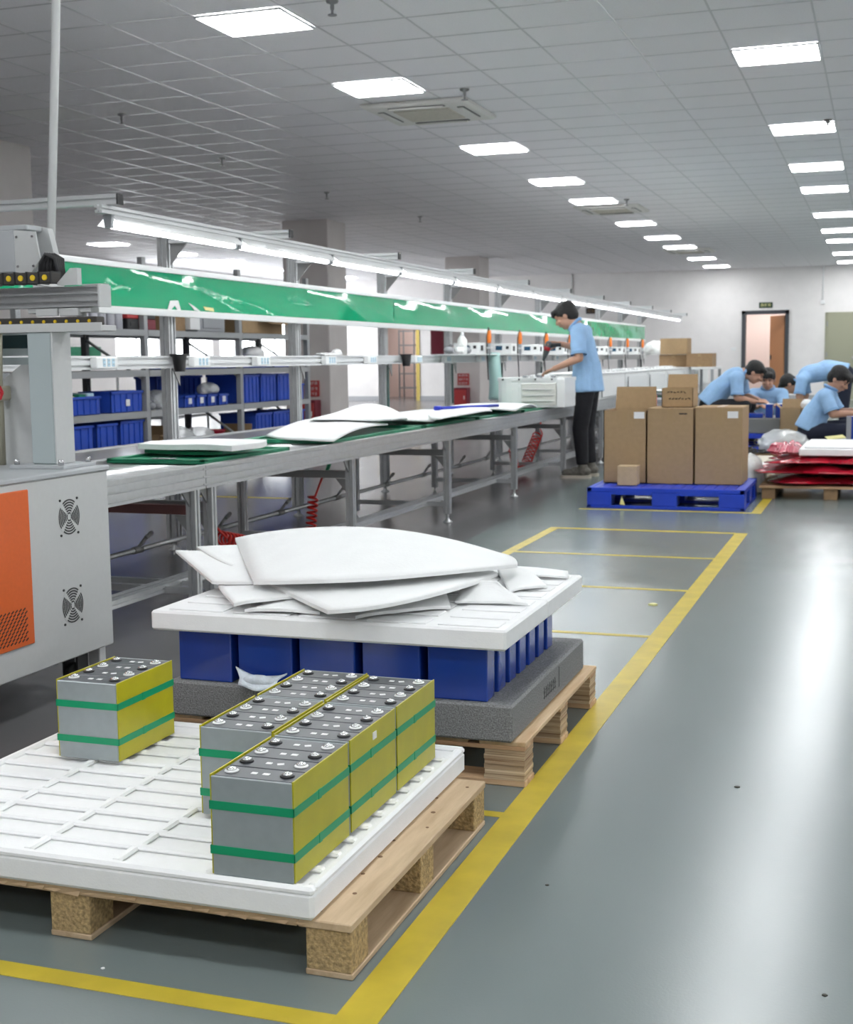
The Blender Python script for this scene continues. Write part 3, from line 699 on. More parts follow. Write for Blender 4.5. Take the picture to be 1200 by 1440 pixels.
for k in range(26):
    b = nb(); x = -2.42-k*.043; cyl(b, (x, 3.690, 1.238), (x, 3.686, 1.238), .0055, seg=8); part(chn, 'link_pin', b, 'yellow_dot')
b = nb(); extr(b, 'x', -3.5, -2.385, 3.722, 1.317, .062, .066, 1, 3); lm = part(mc, 'linear_module', b, 'alu')
b = nb(); box(b, -2.386, -2.378, 3.689, 3.756, 1.282, 1.352, .001); box(b, -2.45, -2.38, 3.70, 3.75, 1.352, 1.356); part(lm, 'end_cap', b, 'machine_grey')
b = nb(); box(b, -2.66, -2.42, 3.70, 3.75, 1.266, 1.282, .002); box(b, -2.62, -2.54, 3.685, 3.70, 1.256, 1.28, .002); box(b, -2.53, -2.46, 3.685, 3.74, 1.255, 1.28, .002); part(mc, 'slide_bracket', b, 'machine_grey')
ch = nb(); box(ch, -3.4, -2.515, 3.63, 3.68, 1.358, 1.394, .003); chn = part(mc, 'cable_chain', ch, 'chain')
for k in range(16):
    b = nb(); x = -2.54-k*.0455; lathe(b, (x, 3.630, 1.376), [(.0095, 0), (.0095, -.003), (.006, -.004)], 12, 'y'); part(chn, 'link_pin', b, 'yellow_dot')
    b = nb(); box(b, x+.020, x+.0245, 3.627, 3.683, 1.356, 1.396); part(chn, 'link_joint', b, 'black')
b = nb(); poly(b, [(-2.515, 3.66, 1.352), (-2.44, 3.66, 1.352), (-2.44, 3.66, 1.405), (-2.465, 3.66, 1.405), (-2.515, 3.66, 1.36)], (0, .025, 0)); part(mc, 'stop_plate', b, 'machine_grey')
b = nb(); poly(b, [(-2.70, 3.70, 1.40), (-2.64, 3.70, 1.398), (-2.605, 3.70, 1.44), (-2.62, 3.70, 1.53), (-2.70, 3.70, 1.538)], (0, .008, 0)); hd = part(mc, 'carriage_cover', b, 'machine_grey')
b = nb(); box(b, -2.95, -2.70, 3.70, 3.80, 1.40, 1.538, .004); box(b, -2.95, -2.66, 3.715, 3.80, 1.538, 1.556, .003); box(b, -2.70, -2.64, 3.71, 3.72, 1.40, 1.53); part(mc, 'carriage', b, 'machine_plate')
b = nb(); poly(b, [(-2.71, 3.80, 1.41), (-2.635, 3.80, 1.41), (-2.618, 3.80, 1.46), (-2.64, 3.80, 1.55), (-2.71, 3.80, 1.565)], (0, .03, 0)); part(mc, 'motor_cover', b, 'machine_grey')
b = nb()
for k in range(5):
    tube(b, [(-2.60+k*.010, 3.69+.006*k, 1.37), (-2.595+k*.009, 3.69+.006*k, 1.425), (-2.575+k*.005, 3.69+.006*k, 1.455), (-2.548+k*.003, 3.70+.006*k, 1.44), (-2.54, 3.71+.006*k, 1.37)], .008, 7)
part(mc, 'cable_bundle', b, 'black')['kind'] = 'stuff'
for z in (1.42, 1.515):
    for x in (-2.69, -2.63):
        b = nb(); cyl(b, (x, 3.70, z), (x, 3.697, z), .004, seg=8); part(hd, 'screw', b, 'steel')
# riser pipe with red hand wheel, cover sheet and small screen beside the column
b = nb(); tube(b, [(-2.835, 3.76, zt), (-2.832, 3.76, 1.05), (-2.825, 3.76, 1.205)], .014, 10); rp_ = part(mc, 'riser_pipe', b, 'olive_pipe')
b = nb(); lathe(b, (-2.822, 3.745, 1.0), [(.02, 0), (.02, -.02), (.012, -.025), (.012, -.045)], 12, 'y'); box(b, -2.85, -2.80, 3.735, 3.785, .98, 1.03, .006); vb = part(mc, 'valve_body', b, 'olive_pipe')
b = nb(); R_ = .026
for k in range(24):
    pass
ring = [(-2.795+math.sin(.5)*0+R_*math.cos(2*math.pi*k/24)*.75, 3.685+R_*.5*math.cos(2*math.pi*k/24), 1.008+R_*math.sin(2*math.pi*k/24)) for k in range(25)]
tube(b, ring, [.0055+.0014*math.cos(8*2*math.pi*k/24) for k in range(25)], 8)
for k in range(4):
    a = math.pi*k/4; c, s_ = math.cos(a), math.sin(a); cyl(b, (-2.795-R_*.75*c, 3.685-R_*.5*c, 1.008-R_*s_), (-2.795+R_*.75*c, 3.685+R_*.5*c, 1.008+R_*s_), .003, seg=6)
cyl(b, (-2.795, 3.678, 1.008), (-2.808, 3.725, 1.003), .006, seg=8)
part(mc, 'hand_wheel', b, 'red_gloss', 'red valve hand wheel')
b = nb(); poly(b, [(-2.87, 3.80, zt+.02), (-2.86, 3.80, zt), (-2.71, 3.80, zt+.004), (-2.715, 3.80, 1.10), (-2.77, 3.80, 1.10), (-2.86, 3.80, 1.04)], (0, .006, 0)); part(mc, 'cover_sheet', b, 'machine_grey')
b = nb(); box(b, -2.93, -2.72, 3.81, 3.85, 1.13, 1.205, .003); box(b, -3.1, -2.72, 3.82, 3.85, 1.10, 1.125); part(mc, 'screen_housing', b, 'machine_blue_grey')
b = nb(); box(b, -2.86, -2.735, 3.805, 3.812, 1.155, 1.20, .002); part(mc, 'screen', b, 'screen')
# pale pole up to the ceiling
b = nb(); tube(b, [(-3.09, 4.45, 1.42), (-3.02, 4.45, 2.3), (-2.955, 4.45, ZC-.001)], .016, 12)
box(b, -3.13, -3.05, 4.39, 4.49, 1.39, 1.42, .004); box(b, -2.99, -2.92, 4.41, 4.49, ZC-.02, ZC-.005, .003)
poly(b, [(-2.92, 3.79, 1.40), (-2.88, 3.79, 1.40), (-3.07, 4.46, 1.40), (-3.11, 4.46, 1.40)], (0, 0, .02))
part(mc, 'cable_pole', b, 'white_plastic', 'slim pale pole reaching up to the ceiling')

# ================================================================== CONVEYOR AND WORKSTATION FRAME
FX, BX = -2.75, -3.90
cv = thing('roller_conveyor', 'long aluminium roller conveyor of the assembly line', 'conveyor', (-3.3, 13.2, 0))
YE = 22.6
for k, (ya, yb) in enumerate([(3.9, 5.03), (5.035, 11.98), (11.985, YE)]):
    b = nb(); extr(b, 'y', ya, yb, FX-.02, .61, .04, .10, 1, 3); part(cv, 'side_rail', b, 'alu')
    b = nb(); extr(b, 'y', ya, yb, BX+.02, .61, .04, .10, 1, 3); part(cv, 'side_rail', b, 'alu')
b = nb(); box(b, -3.86, -3.46, 3.9, YE, .648, .654); part(cv, 'steel_table', b, 'steel')
b = nb(); extr(b, 'y', 3.9, YE, -3.44, .63, .04, .05); part(cv, 'middle_rail', b, 'alu')
b = nb(); cyl(b, (-3.42, 0, .632), (-2.79, 0, .632), .022, seg=10); ro = part(cv, 'roller', b, 'chrome'); ro.location.y = 3.98
for k in range(1, 236): inst(cv, 'roller', ro, (0, 3.98+k*.0782, 0))
LEGY = [4.95, 5.10]+[6.72+1.72*k for k in range(10)]
b = nb(); extr(b, 'z', .06, .56, FX-.022, 0, .044, .044); cyl(b, (FX-.022, 0, .012), (FX-.022, 0, .07), .008, seg=8); lathe(b, (FX-.022, 0, 0), [(.032, 0), (.032, .006), (.014, .016), (.010, .03)], 14); lg = part(cv, 'leg', b, 'alu')
b = nb(); box(b, -3.44, FX-.044, -.018, .018, .455, .495); cb = part(cv, 'cross_bar', b, 'alu_dark')
b = nb(); box(b, -3.44, FX-.044, -.015, .015, .11, .14); cb2 = part(cv, 'cross_bar', b, 'alu')
BR = []
for P_, vv in (([(FX-.03, -.022, .56), (FX-.03, -.09, .56), (FX-.03, -.022, .49)], (.008, 0, 0)), ([(FX-.03, .022, .56), (FX-.03, .09, .56), (FX-.03, .022, .49)], (.008, 0, 0)), ([(FX-.044, -.004, .45), (FX-.11, -.004, .45), (FX-.044, -.004, .37)], (0, .008, 0))):
    b = nb(); poly(b, P_, vv); BR.append(part(cv, 'bracket', b, 'alu_dark'))
for k, y in enumerate(LEGY):
    for src, nm in ((lg, 'leg'), (cb, 'cross_bar'), (cb2, 'cross_bar'), (BR[0], 'bracket'), (BR[1], 'bracket'), (BR[2], 'bracket')):
        o = src if k == 0 else inst(cv, nm, src, (0, 0, 0)); o.location.y = y
    o = inst(cv, 'leg', lg, (-.68, y+.02, 0))
cbr = cb.data.copy(); cbr.materials[0] = M['brown_red']
for o in cv.children:
    if o.name.startswith('cross_bar') and abs(o.location.y-4.95) < .2 and o.data == cb.data: o.data = cbr
for x in (-2.93, -2.985):
    b = nb(); extr(b, 'y', 3.95, YE, x, .13, .032, .035); part(cv, 'lower_rail', b, 'alu')
b = nb(); cyl(b, (-3.7, 3.95, .12), (-3.7, YE, .12), .014, seg=10); part(cv, 'air_pipe', b, 'alu')
for k, y in enumerate([6.0, 6.9, 7.75, 8.7, 9.7, 10.6, 11.6, 12.5]):
    b = nb(); cyl(b, (-3.7, y-.04, .12), (-3.7, y+.04, .12), .02, seg=10); cyl(b, (-3.7, y+.01, .13), (-3.67, y+.06, .19), .010, seg=8); cyl(b, (-3.67, y+.04, .18), (-3.67, y+.10, .2), .012, seg=8); part(cv, 'air_valve', b, 'alu_dark')
# frame above
fr = thing('workstation_frame', 'aluminium frame of posts and arms carrying lamps over the conveyor', 'frame', (-3.9, 13.2, 0))
POSTY = [5.05+1.75*k for k in range(11)]
b = nb(); extr(b, 'z', .05, 1.83, BX-.035, 0, .06, .08, 1, 2); lathe(b, (BX-.035, 0, 0), [(.035, 0), (.035, .006), (.012, .02), (.010, .06)], 12); po = part(fr, 'post', b, 'alu')
b = nb(); extr(b, 'x', BX-.0, -3.14, 0, 1.805, .045, .045); ar = part(fr, 'arm', b, 'alu_white')
b = nb(); box(b, -3.139, -3.132, -.023, .023, 1.782, 1.828); ac = part(fr, 'end_cap', b, 'black')
b = nb(); poly(b, [(BX, -.003, 1.782), (BX+.11, -.003, 1.782), (BX, -.003, 1.66)], (0, .006, 0)); gs = part(fr, 'gusset', b, 'alu_dark')
b = nb(); poly(b, [(BX+.06, -.043, 1.07), (BX+.06, -.12, 1.07), (BX+.06, -.043, .97)], (-.008, 0, 0)); g2 = part(fr, 'gusset', b, 'alu_dark')
for k, y in enumerate(POSTY):
    for src, nm in ((po, 'post'), (ar, 'arm'), (ac, 'end_cap'), (gs, 'gusset'), (g2, 'gusset')):
        o = src if k == 0 else inst(fr, nm, src, (0, 0, 0)); o.location.y = y
for y in POSTY[3:]:
    b = nb(); box(b, BX-.03, BX-.003, y+.0405, y+.046, .68, 1.06); box(b, BX-.0049, BX+.002, y+.002, y+.042, .68, 1.06); part(fr, 'slot_cover', b, 'dark_green')
b = nb(); extr(b, 'y', 4.98, 22.35, -3.2, 1.762, .035, .036); part(fr, 'lamp_rail', b, 'alu_white')
b = nb(); extr(b, 'y', 3.9, 22.6, -3.85, 1.105, .05, .07, 1, 2); part(fr, 'socket_beam', b, 'alu_white')
b = nb(); box(b, -3.88, -3.60, 11.3, 22.4, 1.141, 1.149); part(fr, 'tool_shelf', b, 'white_plastic')
# lamps
lp0 = None
for k in range(14):
    y = 5.04+1.222*k
    if lp0 is None:
        t = lp0 = thing('batten_lamp', 'lit white batten lamp over the conveyor, first from the machine', 'lamp', (-3.2, y, 1.743), 'batten lamps over the conveyor')
        b = nb(); box(b, -3.217, -3.183, y+.01, y+1.20, 1.716, 1.743, .003); part(t, 'body', b, 'white_plastic')
        for s in (-1, 1):
            b = nb(); poly(b, [(-3.2+s*.017, y+.02, 1.742), (-3.2+s*.06, y+.02, 1.700), (-3.2+s*.06, y+.02, 1.697), (-3.2+s*.015, y+.02, 1.738)], (0, 1.175, 0)); part(t, 'reflector', b, 'white_plastic')
        b = nb(); cyl(b, (-3.2, y+.035, 1.698), (-3.2, y+1.175, 1.698), .0135, seg=12); part(t, 'tube', b, 'tube_light')
        for yy in (y+.008, y+1.18):
            b = nb(); poly(b, [(-3.222, yy, 1.742), (-3.178, yy, 1.742), (-3.185, yy, 1.685), (-3.215, yy, 1.685)], (0, .022, 0)); part(t, 'end_holder', b, 'grey_plastic')
    else: dup(lp0, (-3.2, y, 1.743))['label'] = 'lit white batten lamp over the conveyor, %s from the machine' % ORD[k]
# green sign strip along the line
sg = thing('sign_strip', 'long glossy green display strip in a white frame above the conveyor', 'sign', (-3.84, 13, 1.36))
for (z0_, z1_) in ((1.362, 1.400), (1.603, 1.632)):
    b = nb(); box(b, -3.852, -3.815, 4.2, 22.45, z0_, z1_, .002); part(sg, 'frame_rail', b, 'white_plastic')
for k in range(-1, 10):
    ya = max(POSTY[0]+1.75*k+.002, 4.2); yb = min(POSTY[0]+1.75*(k+1)-.002, 22.45)
    n = 24; b = nb(); g = []
    for i in range(n+1):
        y = ya+(yb-ya)*i/n; col = []
        for j in range(7):
            z = 1.40+.203*j/6; d_ = .004*math.sin(y*2.1+1.3*k)*math.sin(math.pi*j/6)+.003*math.sin(y*5.3+j*.8)*math.sin(math.pi*j/6)
            col.append((b.verts.new((-3.832+d_, y, z)), b.verts.new((-3.845, y, z))))
        g.append(col)
    for i in range(n):
        for j in range(6):
            b.faces.new((g[i][j][0], g[i+1][j][0], g[i+1][j+1][0], g[i][j+1][0])).smooth = True
            b.faces.new((g[i][j][1], g[i][j+1][1], g[i+1][j+1][1], g[i+1][j][1]))
    part(sg, 'green_panel', b, 'green_film')
b = nb(); poly(b, [(-3.828, 6.62, 1.40), (-3.828, 6.65, 1.45), (-3.828, 6.74, 1.455), (-3.828, 6.77, 1.40), (-3.828, 6.73, 1.40), (-3.828, 6.70, 1.425), (-3.828, 6.66, 1.40)], (.002, 0, 0))
part(sg, 'torn_sticker', b, 'label_white'); b = nb(); poly(b, [(-3.828, 6.86, 1.445), (-3.828, 6.93, 1.405), (-3.828, 7.0, 1.40), (-3.828, 6.92, 1.43)], (.002, 0, 0)); part(sg, 'torn_sticker', b, 'label_white')
b = nb(); poly(b, [(-3.828, 7.04, 1.43), (-3.828, 7.16, 1.425), (-3.828, 7.17, 1.405), (-3.828, 7.06, 1.41)], (.002, 0, 0)); part(sg, 'torn_sticker', b, 'paper_yellow')
# sockets and tool cups on the beam
ps0 = None
for kk, y in enumerate((5.92, 6.93, 7.75, 8.86, 9.68, 10.78, 11.6, 12.7, 13.7, 14.8, 15.9, 17.0, 18.1, 19.2)):
    if ps0 is None:
        t = ps0 = thing('power_strip', 'white three-socket power strip on the pale beam, first from the machine', 'power strip', (-3.82, y, 1.07), 'power strips on the socket beam')
        b = nb(); box(b, -3.825, -3.785, y-.10, y+.10, 1.075, 1.135, .006, 2); part(t, 'body', b, 'white_plastic')
        for k in range(3):
            b = nb(); yy = y-.03+k*.042; box(b, -3.786, -3.783, yy-.012, yy+.012, 1.085, 1.126, .001); so = part(t, 'socket', b, 'socket_blue')
            b = nb(); 
            for z in (1.095, 1.114): box(b, -3.7832, -3.7826, yy-.006, yy+.006, z, z+.005)
            part(so, 'pin_holes', b, 'grey_plastic')['kind'] = 'stuff'
    else: dup(ps0, (-3.82, y, 1.07))['label'] = 'white three-socket power strip on the pale beam, %s from the machine' % ORD[kk]
cu0 = None
for y in (6.66, 10.45, 13.1):
    if cu0 is None:
        b = nb(); lathe(b, (-3.785, y, 1.05), [(.030, 0), (.042, .09), (.055, .095), (.055, .10), (.037, .10), (.026, .01)], 16); box(b, -3.83, -3.81, y-.03, y+.03, 1.135, 1.15); cu0 = solo('tool_cup', b, 'cell_black', 'black plastic tool cup hanging on the pale beam', 'cup', (-3.785, y, 1.05), 'tool cups on the socket beam')
    else: o = cu0.copy(); C.objects.link(o); o.location.y = y
# controllers and screwdrivers on the far tool shelf
ct0 = sd0 = None
for k, y in enumerate([12.0, 13.15, 14.3, 15.5, 16.7, 18.0, 19.3, 20.6]):
    if ct0 is None:
        t = ct0 = thing('screwdriver_controller', 'white controller box on the tool shelf, first from the spray bottle', 'controller', (-3.74, y, 1.149), 'controllers on the tool shelf')
        b = nb(); box(b, -3.87, -3.61, y, y+.2, 1.149, 1.255, .004); bo = part(t, 'body', b, 'white_plastic')
        b = nb(); box(b, -3.78, -3.71, y-.003, y+.001, 1.19, 1.235); part(bo, 'display', b, 'screen_blue'); b = nb(); box(b, -3.67, -3.64, y-.006, y+.001, 1.20, 1.23, .002); part(bo, 'switch', b, 'black')
        b = nb(); box(b, -3.612, -3.607, y+.05, y+.12, 1.18, 1.23); part(bo, 'side_display', b, 'black')
    else: dup(ct0, (-3.74, y, 1.149))['label'] = 'white controller box on the tool shelf, %s from the spray bottle' % ORD[k]
    x, yy = -3.585, y+.25
    if sd0 is None:
        t = sd0 = thing('electric_screwdriver', 'orange-topped electric screwdriver at the tool shelf, first from the spray bottle', 'screwdriver', (x, yy, 1.08), 'screwdrivers along the tool shelf')
        b = nb(); lathe(b, (x, yy, 1.25), [(.012, 0), (.02, .01), (.022, .06), (.018, .11), (.014, .125)], 12); part(t, 'motor', b, 'orange_plastic')
        b = nb(); lathe(b, (x, yy, 1.08), [(.004, 0), (.004, .06), (.014, .08), (.018, .17)], 12); part(t, 'grip', b, 'grey_plastic')
        b = nb(); box(b, -3.605, x+.025, yy-.025, yy+.025, 1.20, 1.215, .002); part(t, 'holder', b, 'alu_white')
        b = nb(); tube(b, [(x, yy, 1.375), (x-.02, yy+.05, 1.40), (x-.06, yy+.12, 1.32), (x-.07, yy+.16, 1.18), (x-.05, yy+.12, 1.0), (x-.04, yy+.1, .9)], .006, 6); part(t, 'cord', b, 'black')
    else: dup(sd0, (x, yy, 1.08))['label'] = 'orange-topped electric screwdriver at the tool shelf, %s from the spray bottle' % ORD[k]
t = thing('spray_bottle', 'white spray bottle standing on the tool shelf', 'bottle', (-3.66, 11.62, 1.149))
b = nb(); lathe(b, (-3.66, 11.62, 1.149), [(.04, 0), (.045, .01), (.045, .13), (.02, .165)], 16); part(t, 'body', b, 'label_white'); b = nb(); lathe(b, (-3.66, 11.62, 1.314), [(.018, 0), (.018, .03), (.01, .035)], 12); part(t, 'cap', b, 'white_plastic')
for k, (x, y) in enumerate([(-3.7, 11.36), (-3.64, 11.48), (-3.68, 11.80)]):
    b = nb(); ell(b, (x, y, 1.182), .05, .07, .033); tube(b, [(x-.04, y, 1.19), (x, y+.04, 1.235), (x+.04, y, 1.22), (x+.05, y-.05, 1.16)], .007, 6)
    solo('cable_roll', b, ['grey_plastic', 'label_white', 'grey_plastic'][k], ['grey cable roll left of the spray bottle on shelf', 'white cable roll right beside the spray bottle', 'grey cable roll behind the spray bottle'][k], 'cable', (x, y, 1.149))
b = nb(); P8 = [(-3.70, 12.60, .70), (-3.52, 12.62, .70), (-3.58, 12.6, 1.16), (-3.72, 12.6, 1.16), (-3.6, 12.56, .70), (-3.56, 12.6, .93), (-3.65, 12.55, 1.165), (-3.69, 12.6, .93)]
n_ = nb(); patch(n_, [(a, c, d) for a, c, d in P8], 10, .001, 0, 3); b.free()
solo('plastic_sheet', n_, 'mint_sheet', 'pale mint plastic sheet hanging from the tool shelf to the conveyor', 'plastic sheet', (-3.62, 12.6, .7))
b = nb(); P8 = [(-3.86, 8.75, 1.142), (-3.8, 8.77, 1.142), (-3.8, 9.1, 1.148), (-3.86, 9.1, 1.145), (-3.83, 8.76, 1.15), (-3.79, 8.95, 1.142), (-3.83, 9.1, 1.155), (-3.87, 8.95, 1.145)]; patch(b, P8, 8, .01, .004, 5); ell(b, (-3.83, 9.06, 1.165), .03, .06, .022)
solo('work_glove', b, 'label_white', 'crumpled white glove lying on the pale beam', 'glove', (-3.83, 8.9, 1.141))

# ================================================================== GOODS ON THE CONVEYOR
def carrier(label, x0, x1, y0, y1, z=.6545):
    t = thing('carrier_board', label, 'carrier board', ((x0+x1)/2, (y0+y1)/2, z), 'green carrier boards on the conveyor')
    b = nb(); box(b, x0, x1, y0, y1, z, z+.012, .003); part(t, 'board', b, 'green_board')
    b = nb()
    for (a, c, e, g) in [(x0, x1, y0, y0+.03), (x0, x1, y1-.03, y1), (x0, x0+.03, y0, y1), (x1-.03, x1, y0, y1)]: box(b, a, c, e, g, z+.010, z+.022, .003)
    part(t, 'edge_frame', b, 'green_board')
    b = nb(); xm = x0+(x1-x0)*.58; box(b, xm-.06, xm+.06, y0-.003, y0+.03, z+.022, z+.026, .001); pl = part(t, 'corner_plate', b, 'steel')
    for s in (-.035, .035):
        b = nb(); cyl(b, (xm+s, y0+.013, z+.026), (xm+s, y0+.013, z+.0275), .006, seg=8); part(pl, 'screw', b, 'black')
    return t
carrier('green carrier board nearest the machine, half covered by foam', -3.30, -2.80, 5.12, 6.0)
carrier('green carrier board under the first bent white sheet', -3.36, -2.80, 6.55, 8.0)
carrier('green carrier board under the second bent white sheet', -3.36, -2.80, 8.1, 9.2)
carrier('green carrier board under the sheet with the blue pen', -3.36, -2.80, 9.3, 10.5)
carrier('green carrier board under the white housing being assembled', -3.40, -2.80, 10.6, 12.1)
Z = .678
CS = [
 ('thick white foam pad lying on the green board nearest the machine', [(-3.28,5.36,.70),(-2.76,5.30,.70),(-2.82,5.78,.70),(-3.36,5.62,.70),(-3.0,5.32,.705),(-2.75,5.55,.70),(-3.08,5.74,.705),(-3.34,5.5,.70)], .024),
 ('large bent white sheet with a pointed tip on the conveyor', [(-3.32,6.80,Z),(-2.74,6.42,Z),(-2.86,7.55,.705),(-3.5,7.75,.72),(-2.98,6.46,Z),(-2.82,7.0,.71),(-3.22,7.75,.73),(-3.44,7.3,.70)], .008),
 ('white sheet arched up behind the pointed one on the conveyor', [(-3.32,7.4,.745),(-2.80,7.45,.74),(-3.02,8.35,.70),(-3.54,8.25,.715),(-3.05,7.4,.74),(-2.9,7.95,.725),(-3.30,8.40,.80),(-3.45,7.8,.73)], .007),
 ('white sheet draped flat between two green boards', [(-3.22,8.2,.69),(-2.82,8.3,.69),(-3.02,9.6,.69),(-3.45,9.5,.70),(-3.0,8.2,.70),(-2.92,8.9,.71),(-3.25,9.6,.715),(-3.36,8.85,.70)], .007),
 ('white sheet with curled front edge beside the blue pen', [(-3.0,8.72,.718),(-2.72,8.15,.712),(-2.66,9.15,.722),(-3.10,9.9,.732),(-2.82,8.25,.712),(-2.64,8.70,.735),(-2.86,9.55,.745),(-3.08,9.2,.725)], .007),
 ('white sheet curled up in front of the white housing', [(-3.28,9.95,.715),(-2.66,9.80,.70),(-2.64,10.4,.70),(-3.30,10.85,.712),(-2.92,9.75,.72),(-2.62,10.1,.735),(-3.0,10.8,.715),(-3.32,10.4,.72)], .007)]
for k, (lab, P8, th) in enumerate(CS):
    b = nb(); patch(b, P8, 14, th, .002, 20+k); solo('foam_sheet', b, 'sheet_foam', lab, 'foam sheet', P8[0], 'sheets on the conveyor')
b = nb(); P8 = [(-3.27,5.40,.682),(-2.84,5.36,.682),(-2.86,5.72,.682),(-3.30,5.62,.682),(-3.0,5.36,.678),(-2.82,5.55,.682),(-3.08,5.72,.682),(-3.31,5.5,.682)]; patch(b, P8, 10, .014, 0, 2)
solo('green_pad', b, 'green_board', 'rounded green pad under the thick white foam pad', 'pad', P8[0])
b = nb(); cyl(b, (-3.02, 9.05, .752), (-2.70, 9.45, .756), .011, seg=8); cyl(b, (-3.05, 9.01, .752), (-3.02, 9.05, .752), .016, seg=8); solo('blue_marker', b, 'blue_pen', 'long blue marker lying on the white sheets', 'marker', (-2.88, 9.22, .741))
# white housing being assembled (rounded end, finned front, opening on top)
def housing(label, x0, x1, y0, y1, z0, z1, fins=True, group=None):
    t = thing('white_housing', label, 'housing', ((x0+x1)/2, (y0+y1)/2, z0), group)
    r = (y1-y0)/2; o = []
    for k in range(13): a = math.pi/2+math.pi*k/12; o.append((x0+r+r*math.cos(a), (y0+y1)/2+r*math.sin(a), z0))
    o += [(x1, y0, z0), (x1, y1, z0)]
    b = nb(); poly(b, o, (0, 0, z1-z0-.02)); part(t, 'shell', b, 'white_plastic')
    b = nb(); cxx, cyy = (x0+x1)/2, (y0+y1)/2
    poly(b, [(cxx+(p[0]-cxx)*1.02, cyy+(p[1]-cyy)*1.02, z1-.03) for p in o], (0, 0, .03)); rim = part(t, 'rim', b, 'white_plastic')
    for k in range(4):
        b = nb(); x = x0+.10+k*(x1-x0-.2)/3; cyl(b, (x, y0-.012, z1-.015), (x, y0+.01, z1-.015), .008, seg=8); part(rim, 'bolt', b, 'black')
    if fins:
        b = nb(); box(b, x0+(x1-x0)*.42, x1-.06, y0-.012, y0+.002, z0+.02, z1-.05, .003); pn = part(t, 'front_panel', b, 'ac_white')
        for k in range(3):
            b = nb(); z = z0+.05+k*.05; box(b, x0+(x1-x0)*.44, x1-.09, y0-.02, y0-.011, z, z+.006); part(pn, 'fin', b, 'alu')
        b = nb(); box(b, x1-.05, x1+.02, y0-.03, y0+.004, z0, z1-.01, .004); part(t, 'side_flange', b, 'white_plastic')
        for k in range(5):
            b = nb(); x = x0+(x1-x0)*(.45+.1*k); box(b, x-.02, x+.02, y0+.03, y0+.08, z1-.002, z1+.018+.006*(k % 2), .004); part(t, 'terminal_block', b, ['grey_plastic', 'white_plastic'][k % 2])
    return t
housing('white rounded housing the standing worker drills on', -3.24, -2.60, 11.15, 11.62, .678, .935)
for k in range(6):
    y = 13.35+k*1.5
    t = thing('white_cabinet', 'long white cabinet body behind the standing worker, %s along the line' % ORD[k], 'cabinet', (-3.06, y+.7, .6605), 'white cabinet bodies behind the worker')
    b = nb(); box(b, -3.38, -2.745, y, y+1.46, .6605, .925, .012, 2); part(t, 'shell', b, 'white_plastic')
    b = nb(); box(b, -3.39, -2.735, y-.004, y+1.464, .925, .945, .006); ld_ = part(t, 'top_rim', b, 'white_plastic')
    for q in range(5 if k < 4 else 0):
        b = nb(); yy = y+.15+q*.28; box(b, -2.98, -2.82, yy, yy+.07, .945, .962+.012*(q % 2), .005); part(ld_, 'terminal_block', b, 'white_plastic')
    b = nb(); box(b, -2.736, -2.728, y+.12, y+1.34, .69, .89, .004); part(t, 'front_panel', b, 'white_plastic')

# ================================================================== AIR HOSES UNDER THE LINE
def hose(label, pts, gun, loc):
    t = thing('coiled_air_hose', label, 'air hose', loc)
    b = nb(); tube(b, pts, .007, 6); part(t, 'coil', b, 'red_hose')
    g = V(gun); b = nb(); cyl(b, g, g+V((.02, .03, .05)), .008, seg=8); part(t, 'fitting', b, 'alu')
    b = nb(); tube(b, [g+V((.02, .03, .05)), g+V((.035, .05, .11)), g+V((.02, .05, .15)), g+V((-.05, .03, .12))], [.012, .014, .012, .009], 8); box(b, g.x-.005, g.x+.02, g.y+.02, g.y+.04, g.z+.15, g.z+.2, .003)
    return t, b
p_ = coil((-3.2, 7.12, .09), (-3.2, 7.17, .30), .028, 7)+[V((-3.19, 7.22, .34)), V((-3.18, 7.26, .40))]
t, b = hose('red coiled air hose hanging straight with a green blow gun', p_, (-3.18, 7.26, .39), (-3.2, 7.15, .06)); part(t, 'blow_gun', b, 'green_board')
pts = [V((-3.2, 5.95, .26))]+coil((-3.2, 6.0, .20), (-3.2, 6.45, .10), .034, 11)+coil((-3.2, 6.46, .095), (-3.2, 6.95, .075), .032, 10)
b = nb(); tube(b, pts, .007, 6); solo('coiled_air_hose', b, 'red_hose', 'red coiled air hose sagging along the floor near the machine', 'air hose', (-3.2, 6.4, .05))
p_ = coil((-3.2, 11.65, .28), (-3.2, 11.80, .07), .03, 7)+coil((-3.2, 11.85, .06), (-3.2, 12.1, .06), .035, 5)+coil((-3.2, 12.12, .08), (-3.2, 12.62, .36), .045, 10)+[V((-3.2, 12.7, .42)), V((-3.2, 12.74, .47))]
t, b = hose('red coiled air hose looped under the line near the standing worker', p_, (-3.2, 12.74, .45), (-3.2, 12.2, .02)); part(t, 'blow_gun', b, 'red_gloss')
b = nb(); tube(b, [(-2.82, 4.05, .36), (-2.82, 4.10, .39), (-2.82, 4.15, .37), (-2.82, 4.165, .31), (-2.82, 4.14, .25), (-2.82, 4.08, .21), (-2.82, 4.0, .20), (-2.9, 3.90, .22)], .003, 6); solo('thin_hose', b, 'label_white', 'thin translucent hose looping beside the machine cabinet', 'hose', (-2.82, 4.08, .2))

